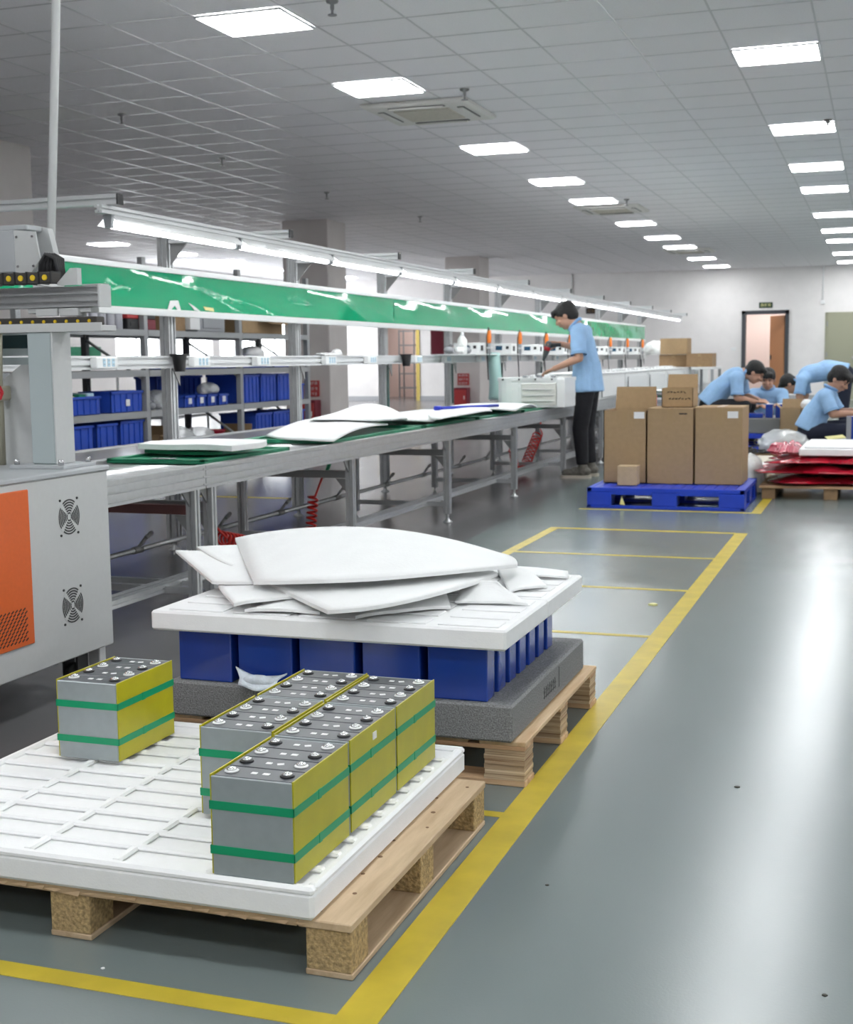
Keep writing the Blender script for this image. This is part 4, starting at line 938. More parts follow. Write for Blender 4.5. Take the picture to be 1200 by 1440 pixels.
# ================================================================== SHELVING
sh = thing('storage_shelf', 'grey steel storage shelving behind the conveyor filled with blue bins', 'shelf', (-6.3, 10.75, 0))
SY = (6.45, 8.2, 9.97, 11.74, 13.36); DZ = (.21, .69, 1.04, 1.385, 1.8)
b = nb(); box(b, -6.03, -5.98, -.03, .03, 0, 2.0, .003); u0 = part(sh, 'upright', b, 'shelf_grey')
b = nb(); box(b, -6.62, -6.57, -.03, .03, 0, 2.0, .003); u1 = part(sh, 'upright', b, 'shelf_dark')
b = nb(); tube(b, [(-6.0, -.012, .35), (-6.6, -.012, .75)], .012, 6); tube(b, [(-6.0, -.012, .95), (-6.6, -.012, 1.32)], .012, 6); tube(b, [(-6.0, -.012, 1.5), (-6.6, -.012, 1.95)], .012, 6); bx_ = part(sh, 'brace', b, 'shelf_grey'); bx_['kind'] = 'stuff'
for k, y in enumerate(SY):
    for src, nm in ((u0, 'upright'), (u1, 'upright'), (bx_, 'brace')):
        o = src if k == 0 else inst(sh, nm, src, (0, 0, 0)); o.location.y = y
for z in DZ:
    for a, c in zip(SY, SY[1:]):
        for x in (-5.995, -6.605):
            b = nb(); box(b, x-.018, x+.018, a+.03, c-.03, z-.055, z, .002); part(sh, 'beam', b, 'shelf_grey')
        b = nb(); box(b, -6.58, -6.02, a+.03, c-.03, z-.012, z, .002); part(sh, 'deck', b, 'shelf_grey')
def bin_(label, y0, y1, z, h, x0=-6.42, x1=-6.0, group='blue bins on the shelving', lab=True, m='crate_blue'):
    t = thing('storage_bin', label, 'bin', ((x0+x1)/2, (y0+y1)/2, z), group); w = .006; f = .012
    b = nb(); box(b, x0+f, x1-f, y0+f, y1-f, z, z+w)
    for (a, c, e, g) in [(x0+f, x1-f, y0+f, y0+f+w), (x0+f, x1-f, y1-f-w, y1-f), (x0+f, x0+f+w, y0+f, y1-f), (x1-f-w, x1-f, y0+f, y1-f)]: box(b, a, c, e, g, z, z+h)
    body = part(t, 'body', b, m)
    b = nb()
    for (a, c, e, g) in [(x0, x1, y0, y0+.02), (x0, x1, y1-.02, y1), (x0, x0+.02, y0, y1), (x1-.02, x1, y0, y1)]: box(b, a, c, e, g, z+h-.022, z+h, .003)
    part(t, 'rim', b, m)
    n = max(2, int((y1-y0)/.09))
    for k in range(n):
        b = nb(); y = y0+.02+(y1-y0-.04)*(k+.5)/n; box(b, x1-f-.002, x1-f+.008, y-.008, y+.008, z+.01, z+h-.024); part(t, 'rib', b, m)
    if lab: b = nb(); box(b, x1-.003, x1-.001, (y0+y1)/2-.03, (y0+y1)/2+.03, z+h*.3, z+h*.3+.055); part(t, 'label_card', b, 'label_white')
    return t
BL = 'tall blue bin on the bottom shelf, '
for lab, y0, y1, h, l in [(BL+'nearest the machine', 8.80, 9.16, .40, 0), (BL+'second from the machine', 9.19, 9.52, .40, 0), (BL+'left of the open carton', 9.54, 9.93, .41, 0), ('small blue bin beside the open carton on the bottom shelf', 10.02, 10.2, .16, 1),
    ('low blue bin under clear bags, next to the frame post', 10.62, 10.86, .15, 1), ('low blue bin under clear bags, middle of three', 10.88, 11.13, .15, 0), ('low blue bin beside the red bucket', 11.15, 11.40, .15, 0),
    (BL+'right of the small open carton', 12.06, 12.46, .37, 0), (BL+'second from the shelf end', 12.48, 12.90, .37, 0), (BL+'at the shelf end, with a label', 12.92, 13.28, .37, 1)]:
    bin_(lab, y0, y1, .2105, h, lab=bool(l))
for lab, y0, y1, h, l in [('blue bin with yellow and green packs on the second shelf', 8.80, 9.28, .15, 0), ('long blue bin with one label on the second shelf', 9.42, 9.93, .18, 1),
    ('small labelled blue bin on the second shelf, first of four', 10.63, 10.84, .11, 1), ('small labelled blue bin on the second shelf, second of four', 10.86, 11.05, .11, 1), ('small labelled blue bin on the second shelf, third of four', 11.07, 11.27, .11, 1), ('small labelled blue bin on the second shelf, fourth of four', 11.29, 11.5, .11, 1),
    ('tall blue bin on the second shelf beside the shelf upright', 11.80, 12.18, .285, 0), ('tall blue bin on the second shelf, middle of three', 12.20, 12.58, .285, 0), ('tall blue bin on the second shelf, third of three', 12.60, 12.93, .285, 0), ('small blue bin with label at the end of the second shelf', 12.95, 13.28, .17, 1)]:
    bin_(lab, y0, y1, .6905, h, lab=bool(l), x0=-6.32 if h < .2 else -6.42)
bin_('large blue bin set back on the second shelf behind the small ones', 10.75, 11.64, .6905, .285, -6.60, -6.36, lab=False)
for lab, y0, y1 in [('flat blue bin on the third shelf beside the upright', 11.82, 12.5), ('flat blue bin at the end of the third shelf', 12.54, 13.26), ('flat blue bin in the middle of the third shelf', 10.6, 11.5)]:
    bin_(lab, y0, y1, 1.0405, .09, lab=False)
def carton(name, label, x0, x1, y0, y1, z0, z1, m='cardboard', flaps=0, tape=True, group=None, cat='box', tape_m='packing_tape'):
    t = thing(name, label, cat, ((x0+x1)/2, (y0+y1)/2, z0), group)
    if not flaps:
        b = nb(); box(b, x0, x1, y0, y1, z0, z1, .003); part(t, 'body', b, m)
        for s, (xa, xb) in enumerate(((x0, (x0+x1)/2-.001), ((x0+x1)/2+.001, x1))):
            b = nb(); box(b, xa+.001, xb, y0+.001, y1-.001, z1, z1+.003); part(t, 'flap', b, m)
    else:
        b = nb(); w = .005
        box(b, x0, x1, y0, y1, z0, z0+w)
        for (a, c, e, g) in [(x0, x1, y0, y0+w), (x0, x1, y1-w, y1), (x0, x0+w, y0, y1), (x1-w, x1, y0, y1)]: box(b, a, c, e, g, z0, z1)
        part(t, 'body', b, m)
        L_ = (y1-y0)*.48
        for s in range(flaps):
            b = nb()
            if s == 0: poly(b, [(x0, y1-w, z1), (x1, y1-w, z1), (x1-.006, y1+.02, z1+L_*.75), (x0+.006, y1+.02, z1+L_*.75)], (0, w, 0))
            if s == 1: poly(b, [(x1, y0, z1), (x1, y1, z1), (x1+L_*.55, y1-.01, z1-L_*.2), (x1+L_*.55, y0+.01, z1-L_*.2)], (0, 0, w))
            if s == 2: poly(b, [(x0, y0, z1), (x0, y1, z1), (x0-L_*.4, y1-.01, z1+L_*.35), (x0-L_*.4, y0+.01, z1+L_*.35)], (0, 0, w))
            part(t, 'flap', b, m)
    if tape:
        xm = (x0+x1)/2; b = nb(); box(b, xm-.024, xm+.024, y0-.0012, y0, z1-(z1-z0)*.22, z1); part(t, 'tape', b, tape_m)
        if not flaps: b = nb(); box(b, xm-.024, xm+.024, y0-.0012, y0, z0, z0+(z1-z0)*.15); part(t, 'tape', b, tape_m); b = nb(); box(b, xm-.024, xm+.024, y0, y1, z1+.003, z1+.0042); part(t, 'tape', b, tape_m)
    return t
carton('open_carton', 'open brown carton on the bottom shelf beside the small bin', -6.4, -6.03, 10.22, 10.44, .2105, .46, 'cardboard', 2, False)
carton('open_carton', 'small open carton on the bottom shelf beside the red bucket', -6.35, -6.03, 11.80, 12.02, .2105, .40, 'cardboard', 2, False)
b = nb(); lathe(b, (-6.18, 11.53, .2105), [(.075, 0), (.10, .22), (.106, .225), (.106, .235), (.095, .235), (.07, .01)], 20); solo('bucket', b, 'bag_red', 'red plastic bucket on the bottom shelf', 'bucket', (-6.18, 11.53, .2105))
carton('carton', 'brown carton on the top shelf behind the frame post', -6.5, -6.03, 10.32, 10.74, 1.386, 1.62, 'cardboard_dark', 0, False)
carton('carton', 'small white carton on the top shelf', -6.2, -6.0, 10.78, 10.96, 1.4, 1.60, 'label_white', 0, False)
carton('carton', 'taped brown carton on the top shelf beside the upright', -6.4, -6.02, 11.86, 12.2, 1.386, 1.56, 'cardboard')
carton('open_carton', 'open brown carton at the end of the top shelf', -6.45, -6.05, 12.25, 12.85, 1.386, 1.54, 'cardboard', 2, False)
b = nb(); box(b, -6.45, -6.05, 11.0, 11.55, 1.386, 1.58, .012, 2); box(b, -6.05, -6.04, 11.1, 11.45, 1.42, 1.54, .004); box(b, -6.06, -6.02, 11.2, 11.35, 1.545, 1.56, .004); solo('grey_case', b, 'grey_plastic', 'grey plastic case on the top shelf', 'case', (-6.25, 11.27, 1.386))
for k, y in enumerate((9.18, 9.31, 9.43, 9.56, 9.68)):
    t = thing('spray_can', 'grey spray can on the top shelf, %s from the machine' % ORD[k], 'can', (-6.08, y, 1.386), 'spray cans on the top shelf')
    b = nb(); lathe(b, (-6.08, y, 1.386), [(.042, 0), (.045, .006), (.045, .14), (.03, .165)], 16); part(t, 'body', b, 'bottle_grey'); b = nb(); lathe(b, (-6.08, y, 1.551), [(.028, 0), (.028, .03), (.01, .036)], 12); part(t, 'cap', b, 'grey_plastic')
for k, (y, z, m, c_) in enumerate([(9.835, 1.386, 'cell_black', 'black box under the red one'), (9.835, 1.478, 'red_sign', 'red box upon a black one'), (10.115, 1.386, 'maroon', 'dark red box under the black one'), (10.115, 1.478, 'cell_black', 'black box upon a dark red one')]):
    b = nb(); box(b, -6.2, -6.02, y-.09, y+.09, z, z+.09, .006); box(b, -6.021, -6.015, y-.05, y+.05, z+.03, z+.06, .002); solo('tool_box', b, m, c_+' on the top shelf', 'box', (-6.11, y, z))
def bag(label, x, y, z, rx, ry, rz, m='bag_clear', seed=0, name='plastic_bag', group=None):
    b = nb(); rnd = random.Random(seed); t = bmesh.new(); bmesh.ops.create_icosphere(t, subdivisions=4, radius=1)
    ph = [(V((rnd.uniform(-1, 1), rnd.uniform(-1, 1), rnd.uniform(-1, 1))).normalized(), rnd.uniform(4, 11), rnd.uniform(0, 6)) for _ in range(9)]
    for v in t.verts:
        n = v.co.normalized(); s = 1+.05*sum(abs(math.sin(f*n.dot(d)+p)) for d, f, p in ph)/2-.08
        v.co = V((x+n.x*rx*s, y+n.y*ry*s, z+max(0, (n.z+.55)/1.55)*rz*s))
    for f in t.faces: f.smooth = rnd.random() < .75
    merge(b, t); return solo(name, b, m, label, 'bag', (x, y, z), group)
bag('clear plastic bag heaped over the low bins beside the frame post', -6.18, 10.80, .365, .13, .16, .14, seed=1)
bag('clear plastic bag heaped over the low bins by the bucket', -6.18, 11.20, .365, .13, .16, .12, seed=2)
bag('clear plastic bag on the small labelled bins', -6.14, 11.33, .805, .09, .14, .10, seed=3)
bag('clear plastic bag on the second shelf behind the frame post', -6.2, 10.48, .691, .10, .13, .16, seed=4)
bag('white plastic bag on the flat bin at third shelf', -6.15, 12.3, 1.132, .12, .16, .12, 'label_white', 5)
bag('grey bag on the bottom shelf beside the small blue bin', -6.35, 10.1, .375, .1, .08, .1, 'bag_grey', 6)
b = nb(); ell(b, (-6.13, 10.22, .725), .06, .10, .035); ell(b, (-6.08, 10.16, .72), .05, .03, .028); ell(b, (-6.08, 10.28, .72), .05, .03, .028); cyl(b, (-6.1, 10.19, .75), (-6.1, 10.19, .775), .014); cyl(b, (-6.1, 10.25, .75), (-6.1, 10.25, .775), .014)
solo('hand_controller', b, 'grey_plastic', 'grey hand held device on the second shelf', 'device', (-6.12, 10.22, .691))
for k, (y, m, c_) in enumerate([(8.93, 'paper_yellow', 'yellow'), (9.08, 'green_board', 'green'), (9.2, 'socket_blue', 'pale blue')]):
    b = nb(); box(b, -6.3, -6.05, y-.05, y+.05, .70, .845+.01*k, .006); box(b, -6.28, -6.07, y-.055, y+.055, .76, .80, .004); solo('supply_pack', b, m, c_+' pack in the blue bin nearest the machine', 'pack', (-6.17, y, .70))
t = thing('white_trolley', 'white trolley with grey shelf standing beyond the storage shelving', 'trolley', (-9.4, 16.0, 0))
for z in (.35, .95):
    b = nb(); box(b, -9.8, -9.0, 15.5, 16.7, z, z+.04, .004); part(t, 'shelf', b, 'grey_plastic')
for x in (-9.78, -9.04):
    for y in (15.52, 16.66): b = nb(); cyl(b, (x, y, .0), (x, y, 1.2), .018); part(t, 'post', b, 'alu_white')
b = nb(); box(b, -15.48, -15.44, 22.6, 23.9, 1.12, 1.42, .004); box(b, -15.49, -15.46, 22.55, 23.95, 1.09, 1.45, .003); solo('notice_board', b, 'green_board', 'green notice board on the wall beside the windows', 'board', (-15.46, 23.2, 1.1))
# flattened boards leaning on the floor behind the line
for k, (y, z, m) in enumerate([(20.0, 0, 'cardboard_dark'), (20.05, .05, 'cardboard'), (20.1, .10, 'cardboard_dark')]):
    b = nb(); box(b, -9.6, -7.6, y, y+1.1, z, z+.045, .004); box(b, -9.5, -7.7, y-.004, y+.02, z+.02, z+.026); solo('flat_board', b, m, ['lowest brown board in the flat pile behind the line', 'middle brown board in the flat pile behind the line', 'top brown board in the flat pile behind the line'][k], 'board', (-8.6, y+.55, z))

# ================================================================== BLUE PALLET WITH CARTONS
def plastic_pallet(label, x0, x1, y0, y1, z0=0, h=.15):
    t = thing('plastic_pallet', label, 'pallet', ((x0+x1)/2, (y0+y1)/2, z0)); W_ = x1-x0; D_ = y1-y0
    n = 15
    for k in range(n):
        b = nb(); x = x0+W_*k/n; box(b, x+.003, x+W_/n-.003, y0+.03, y1-.03, z0+h-.022, z0+h-.004, .002); part(t, 'deck_slat', b, 'pallet_blue')
    b = nb()
    for (a, c, e, g) in [(x0, x1, y0, y0+.035), (x0, x1, y1-.035, y1), (x0, x0+.035, y0, y1), (x1-.035, x1, y0, y1)]: box(b, a, c, e, g, z0+h-.03, z0+h, .003)
    part(t, 'deck_frame', b, 'pallet_blue')
    fx = [(x0, x0+W_*.16), (x0+W_*.42, x0+W_*.58), (x1-W_*.16, x1)]; fy = [(y0, y0+D_*.16), (y0+D_*.42, y0+D_*.58), (y1-D_*.16, y1)]
    for a, c in fx:
        for e, g in fy: b = nb(); box(b, a+.001, c-.001, e+.001, g-.001, z0+.02, z0+h-.03, .004); part(t, 'foot', b, 'pallet_blue')
    b = nb()
    for (a, c, e, g) in [(x0, x1, y0, y0+.03), (x0, x1, y1-.03, y1), (x0, x0+.03, y0, y1), (x1-.03, x1, y0, y1)]: box(b, a, c, e, g, z0, z0+.02, .003)
    box(b, x0, x1, (y0+y1)/2-.05, (y0+y1)/2+.05, z0, z0+.02)
    part(t, 'skid_frame', b, 'pallet_blue')
    for a, c in ((fx[0][1], fx[1][0]), (fx[1][1], fx[2][0])):
        b = nb(); box(b, a, c, y0, y0+.012, z0+h-.05, z0+h-.028); part(t, 'opening_lip', b, 'pallet_blue')
    return t
bp = plastic_pallet('blue plastic pallet carrying three tall cartons', -2.045, -.905, 9.53, 10.53)
b = nb(); poly(b, [(-1.80, 9.529, .03), (-1.76, 9.529, .025), (-1.785, 9.529, .09)], (0, -.002, 0)); part(bp, 'sticker', b, 'paper_yellow')
ZP = .1505
carton('tall_carton', 'tall open carton with raised rear flap on the blue pallet', -2.0, -1.675, 9.93, 10.4, ZP, .70, 'cardboard', 1)
t2 = carton('tall_carton', 'tall closed carton in the middle of the blue pallet', -1.665, -1.325, 9.92, 10.38, ZP, .715, 'cardboard')
t3 = carton('tall_carton', 'tall closed carton at the aisle end of the blue pallet', -1.31, -.965, 9.93, 10.40, ZP, .722, 'cardboard')
b = nb(); box(b, -1.075, -.998, 9.9282, 9.93, .645, .695); part(t3, 'label', b, 'label_white')
for k, o in enumerate([bpy.data.objects['tall_carton']]):
    b = nb(); box(b, -1.77, -1.69, 9.9282, 9.93, .64, .69); part(o, 'label', b, 'label_white')
b = nb(); box(b, -1.43, -1.37, 9.9185, 9.92, .672, .682); part(t2, 'printed_code', b, 'ink')
carton('small_carton', 'small cube carton standing in front on the blue pallet', -1.855, -1.71, 9.72, 9.86, ZP, .292, 'carton_pale', 0, False)
ob = carton('open_carton', 'small open carton with handwriting on top of the middle tall carton', -1.58, -1.345, 10.05, 10.33, .7195, .865, 'cardboard', 1, False)
b = nb(); rnd = random.Random(11)
for r_, (z, n) in enumerate([(.835, 6), (.785, 7)]):
    for k in range(n):
        x = -1.53+k*.024+.012*r_
        for q in range(3):
            dx, dz = rnd.uniform(-.008, .008), rnd.uniform(-.008, .008); cyl(b, (x-.007+dx*.3, 10.049, z+dz), (x+.008, 10.049, z-dz*.7+rnd.uniform(-.006, .006)), .0016, seg=5)
part(ob, 'handwriting', b, 'ink')['kind'] = 'stuff'
b = nb(); cyl(b, (-1.70, 10.46, .38), (-1.70, 10.46, .80), .018); cyl(b, (-1.70, 10.46, .80), (-1.70, 10.46, .83), .012); box(b, -1.74, -1.66, 10.42, 10.50, .15, .38, .01); solo('tool_stand', b, 'red_sign', 'red topped stand behind the tall cartons', 'stand', (-1.70, 10.46, .15))

# ================================================================== TABLE AND CARTONS BEYOND THE WORKER
def table(label, x0, x1, y0, y1, h, m='grey_plastic'):
    t = thing('work_table', label, 'table', ((x0+x1)/2, (y0+y1)/2, 0))
    b = nb(); box(b, x0, x1, y0, y1, h-.035, h, .004); part(t, 'top', b, m)
    b = nb(); box(b, x0+.03, x1-.03, y0+.03, y1-.03, .32, .345, .003); part(t, 'lower_shelf', b, m)
    for x in (x0+.03, x1-.03):
        for y in (y0+.03, y1-.03): b = nb(); box(b, x-.02, x+.02, y-.02, y+.02, 0, h-.035); part(t, 'leg', b, 'shelf_grey')
    return t
table('grey work table behind the tall cartons', -2.56, -2.04, 13.9, 15.4, .66)
carton('small_carton', 'small pinkish carton on the grey work table', -2.2, -2.05, 14.9, 15.1, .6605, .78, 'carton_pale', 0, False)
for k in range(7):
    z = .6605+k*.012; b = nb(); a = (k*37 % 11-5)*.012; obox(b, Matrix.Translation((-2.24+a, 14.56+a, z+.005)) @ Matrix.Rotation(a*3, 4, 'Z'), .36, .5, .010); obox(b, Matrix.Translation((-2.24+a, 14.56+a-.245, z+.005)) @ Matrix.Rotation(a*3, 4, 'Z'), .37, .012, .011)
    solo('stacked_plate', b, ['alu', 'green_board', 'label_white', 'alu_dark'][k % 4], 'flat %s plate in the untidy stack on the grey table, layer %s' % (['metal', 'green', 'white', 'dark'][k % 4], ['one', 'two', 'three', 'four', 'five', 'six', 'seven'][k]), 'plate', (-2.24, 14.56, z), 'plates stacked on the table')
bag('crumpled white wrap lying on the grey work table', -2.42, 14.1, .6605, .11, .16, .11, 'label_white', 8)
FC = [('brown carton lowest at the far end of the line, with label', -3.22, -2.80, 20.2, 20.7, .9462, 1.13, 'cardboard_dark'), ('wide brown carton low at the far end beside the aisle', -2.86+.08, -2.40, 20.0, 20.5, .9462, 1.145, 'cardboard_dark'), ('brown carton stacked highest at the far end of the line', -3.20, -2.79, 20.15, 20.6, 1.137, 1.375, 'cardboard')]
table('far table carrying the brown cartons', -2.70, -2.36, 19.9, 20.9, .9455, 'white_plastic')
for lab, x0, x1, y0, y1, z0, z1, m in FC:
    carton('carton', lab, x0, x1, y0, y1, z0, z1, m)
bag('white plastic bag on the tool shelf near the far cartons', -3.5, 21.6, 1.15, .18, .22, .2, 'label_white', 9)

# ================================================================== RED BAGS AND GOODS ON THE FLOOR AT THE RIGHT
rp2 = thing('wooden_pallet', 'dark worn wooden pallet under the red foil bags', 'pallet', (-.3, 10.9, 0))
for x in (-.86, -.40, .06, .5):
    b = nb(); box(b, x, x+.1, 10.42, 11.4, 0, .085, .003); part(rp2, 'bearer', b, 'cardboard_dark')
for k in range(7):
    b = nb(); y = 10.40+k*.145; box(b, -.88, .62, y, y+.12, .0855, .105, .002); part(rp2, 'deck_board', b, 'pine_x')
def foil(label, x0, x1, y0, y1, z, h, m, seed):
    b = nb(); rnd = random.Random(seed); n = 22; g = []
    ph = [rnd.uniform(0, 6) for _ in range(6)]
    top, bot = [], []
    for i in range(n+1):
        a, c = [], []
        for j in range(n+1):
            u, v = i/n, j/n; x = x0+(x1-x0)*u; y = y0+(y1-y0)*v
            e = min(1, 6*min(u, 1-u, v, 1-v)); w = .010*math.sin(9*u+ph[0])*math.sin(8*v+ph[1])+.007*math.sin(21*u+5*v+ph[2])+.006*math.sin(37*u-23*v+ph[5])
            x += .035*math.sin(14*v+ph[3])*(1 if u < .2 else .2); y += .035*math.sin(13*u+ph[4])*(1 if v < .2 else .2); y += .015*math.sin(41*u+ph[5])*(1 if v < .1 else 0)
            a.append(b.verts.new((x, y, z+h*(.35+.65*e)+w*e))); c.append(b.verts.new((x, y, z+h*.35*(1-e))))
        top.append(a); bot.append(c)
    for i in range(n):
        for j in range(n):
            f = b.faces.new((top[i][j], top[i+1][j], top[i+1][j+1], top[i][j+1])); f.smooth = rnd.random() < .8
            b.faces.new((bot[i][j], bot[i][j+1], bot[i+1][j+1], bot[i+1][j]))
    for k in range(n):
        b.faces.new((bot[0][k], top[0][k], top[0][k+1], bot[0][k+1])); b.faces.new((bot[n][k], bot[n][k+1], top[n][k+1], top[n][k]))
        b.faces.new((bot[k][0], bot[k+1][0], top[k+1][0], top[k][0])); b.faces.new((bot[k][n], top[k][n], top[k+1][n], bot[k+1][n]))
    bmesh.ops.recalc_face_normals(b, faces=b.faces)
    return solo('foil_bag', b, m, label, 'bag', ((x0+x1)/2, (y0+y1)/2, z), 'red foil bags on the pallet')
foil('dark red foil bag at the bottom of the pile', -.80, .60, 10.38, 11.35, .106, .062, 'bag_red', 1)
foil('shiny red foil bag jutting out toward the blue pallet', -.92, .58, 10.36, 11.3, .185, .062, 'bag_red', 2)
foil('red foil bag right under the white foam slab', -.82, .60, 10.40, 11.38, .263, .052, 'bag_red', 3)
foil('crumpled translucent pink wrap beside the white foam slab', -.82, -.60, 10.55, 11.2, .33, .07, 'bag_pink', 4)
b = nb(); box(b, -.592, .55, 10.5, 11.5, .3315, .385, .006); box(b, -.56, .52, 10.53, 11.47, .384, .402, .01); solo('foam_slab', b, 'white_foam', 'thick white foam slab on top of the red foil bags', 'foam slab', (0, 11, .331))
b = nb(); box(b, -1.30, -.9, 11.35, 12.3, .0, .19, .006); box(b, -1.28, -.92, 11.34, 12.28, .19, .20, .004); solo('beige_slab', b, 'beige', 'beige slab on the floor behind the tall cartons', 'slab', (-1.1, 11.8, 0))
b = nb(); box(b, -1.25, -.66, 11.05, 11.33, .19, .215, .004); box(b, -1.2, -.95, 11.07, 11.3, 0, .19, .004); solo('white_box', b, 'label_white', 'white flat box between the tall cartons and red bags', 'box', (-1.0, 11.2, 0))
bag('clear bubble wrap heap beside the red bags pallet', -.98, 10.80, 0, .10, .24, .3, 'bag_clear', 11)
bag('grey translucent plastic bag heap in front of the squatting worker', -.86, 12.75, .2, .22, .3, .2, 'bag_clear', 12)
b = nb(); box(b, -1.10, -.62, 12.45, 13.05, 0, .2, .004); box(b, -1.08, -.64, 12.44, 13.0, .19, .2); solo('low_box', b, 'cardboard_dark', 'low brown box under the grey plastic bag', 'box', (-.86, 12.75, 0))
rnd = random.Random(5); b = nb()
for k in range(18):
    p = V((-1.24+rnd.random()*.1, 12.0+rnd.random()*.4, .215+rnd.random()*.03)); pts = [p]
    for q in range(6): p = p+V((rnd.uniform(-.07, .07), rnd.uniform(-.07, .07), rnd.uniform(-.01, .025))); p.z = max(p.z, .215); pts.append(p)
    tube(b, pts, .006, 5)
box(b, -1.18, -1.14, 12.1, 12.14, .2, .34, .004)
o = solo('wire_pile', b, 'black', 'tangle of black wires on the beige slab', 'wires', (-1.1, 12.3, .2)); o['kind'] = 'stuff'
plastic_pallet('blue plastic pallet under the squatting workers foam base, lower one', -1.5, -.72, 13.98, 14.72, 0, .15)
plastic_pallet('blue plastic pallet stacked on another under the grey foam', -1.5, -.72, 13.98, 14.72, .1505, .15)
b = nb(); box(b, -1.48, -.76, 14.0, 14.70, .301, .455, .006); box(b, -1.47, -.77, 14.01, 14.69, .454, .46); solo('grey_foam_block', b, 'grey_foam', 'grey foam block with blue cells in front of the squatting workers', 'foam block', (-1.1, 14.4, .301))
for k, (x, y, lab) in enumerate([(-1.10, 14.05, 'first'), (-1.0, 14.07, 'second'), (-.905, 14.09, 'third')]):
    t = thing('battery_cell', 'blue battery cell on the grey foam block, %s of three' % lab, 'battery cell', (x, y, .461), 'blue cells on the grey foam block')
    b = nb(); box(b, x-.036, x+.036, y, y+.16, .4605, .60, .004); part(t, 'can', b, 'cell_blue'); b = nb(); box(b, x-.03, x+.03, y+.01, y+.15, .60, .604); part(t, 'lid', b, 'label_white')
b = nb(); box(b, -1.42, -1.16, 14.03, 14.3, .461, .50, .004); box(b, -1.41, -1.17, 14.04, 14.29, .499, .505); solo('blue_tray', b, 'cell_blue', 'flat dark blue tray on the grey foam block', 'tray', (-1.29, 14.15, .461))
carton('open_carton', 'open brown carton between the squatting and crouching workers', -.965, -.765, 13.70, 13.95, .0, .57, 'cardboard', 3, True)
b = nb(); box(b, -.46, .25, 12.75, 13.1, 0, .30, .01); box(b, -.47, .26, 12.74, 13.11, .29, .315, .004); solo('grey_bench', b, 'grey_plastic', 'low grey bench in front of the seated worker', 'bench', (-.1, 12.92, 0))
t = thing('battery_cell', 'large dark blue battery cell on the low grey bench', 'battery cell', (-.2, 13.15, .3155)); b = nb(); box(b, -.30, -.10, 12.85, 13.03, .3155, .53, .005); part(t, 'can', b, 'cell_blue'); b = nb(); box(b, -.305, -.262, 12.848, 13.032, .317, .528); part(t, 'end_cover', b, 'grey_plastic')
b = nb(); obox(b, Matrix.Translation((-.40, 12.87, .335)) @ Matrix.Rotation(.25, 4, 'X') @ Matrix.Rotation(.4, 4, 'Z'), .17, .10, .004); solo('paper_note', b, 'paper_yellow', 'pale yellow paper pad on the low grey bench', 'paper', (-.4, 13.12, .316))
bag('small white crumpled wrap on the open brown carton', -.72, 13.98, .56, .06, .08, .09, 'label_white', 14)
table('small grey table behind the seated worker', -.15, .5, 15.6, 16.4, .60)
b = nb(); box(b, -.1, .12, 15.65, 15.9, .6005, .66, .01); box(b, -.08, .1, 15.64, 15.66, .615, .645); solo('white_tray', b, 'label_white', 'white tray on the small grey table', 'tray', (0, 15.77, .6))

# ================================================================== PEOPLE
def limb(bm, p0, p1, r0, r1, flat=1.0, side=None, cap0=True, cap1=True, n=6, seg=16):
    "tapered, optionally flattened, round-ended limb"
    p0, p1 = V(p0), V(p1); d = (p1-p0); L = d.length; d.normalize()
    if side is None: s, t = frame_of(d)
    else: s = V(side); s = (s-d*s.dot(d)).normalized(); t = d.cross(s)
    prof = []
    if cap0: prof += [(-r0*math.cos(a)*.999, r0*math.sin(a)) for a in (0.12, .5, .95, 1.3)]
    prof += [(L*k/n, r0+(r1-r0)*k/n) for k in range(n+1)]
    if cap1: prof += [(L+r1*math.sin(a), r1*math.cos(a)) for a in (.3, .65, 1.1, 1.45)]
    rings = []
    for h_, r in prof:
        c = p0+d*h_; rings.append([bm.verts.new(c+s*math.cos(2*math.pi*k/seg)*r+t*math.sin(2*math.pi*k/seg)*r*flat) for k in range(seg)])
    for a, b_ in zip(rings, rings[1:]):
        for k in range(seg): j = (k+1) % seg; bm.faces.new((a[k], a[j], b_[j], b_[k]))
    bm.faces.new(rings[0][::-1]); bm.faces.new(rings[-1]); return bm
def fuse(bm, voxel=.009, smooth=6, fac=.5):
    "melt overlapping volumes into one continuous surface"
    me = bpy.data.meshes.new('tmp'); bmesh.ops.recalc_face_normals(bm, faces=bm.faces); bm.to_mesh(me); bm.free()
    o = bpy.data.objects.new('tmp', me); C.objects.link(o)
    m = o.modifiers.new('r', 'REMESH'); m.mode = 'VOXEL'; m.voxel_size = voxel; m.use_smooth_shade = True
    s = o.modifiers.new('s', 'SMOOTH'); s.factor = fac; s.iterations = smooth
    dg = bpy.context.evaluated_depsgraph_get(); ev = o.evaluated_get(dg); out = bmesh.new(); out.from_mesh(ev.to_mesh()); ev.to_mesh_clear()
    bpy.data.objects.remove(o); bpy.data.meshes.remove(me)
    for f in out.faces: f.smooth = True
    return out
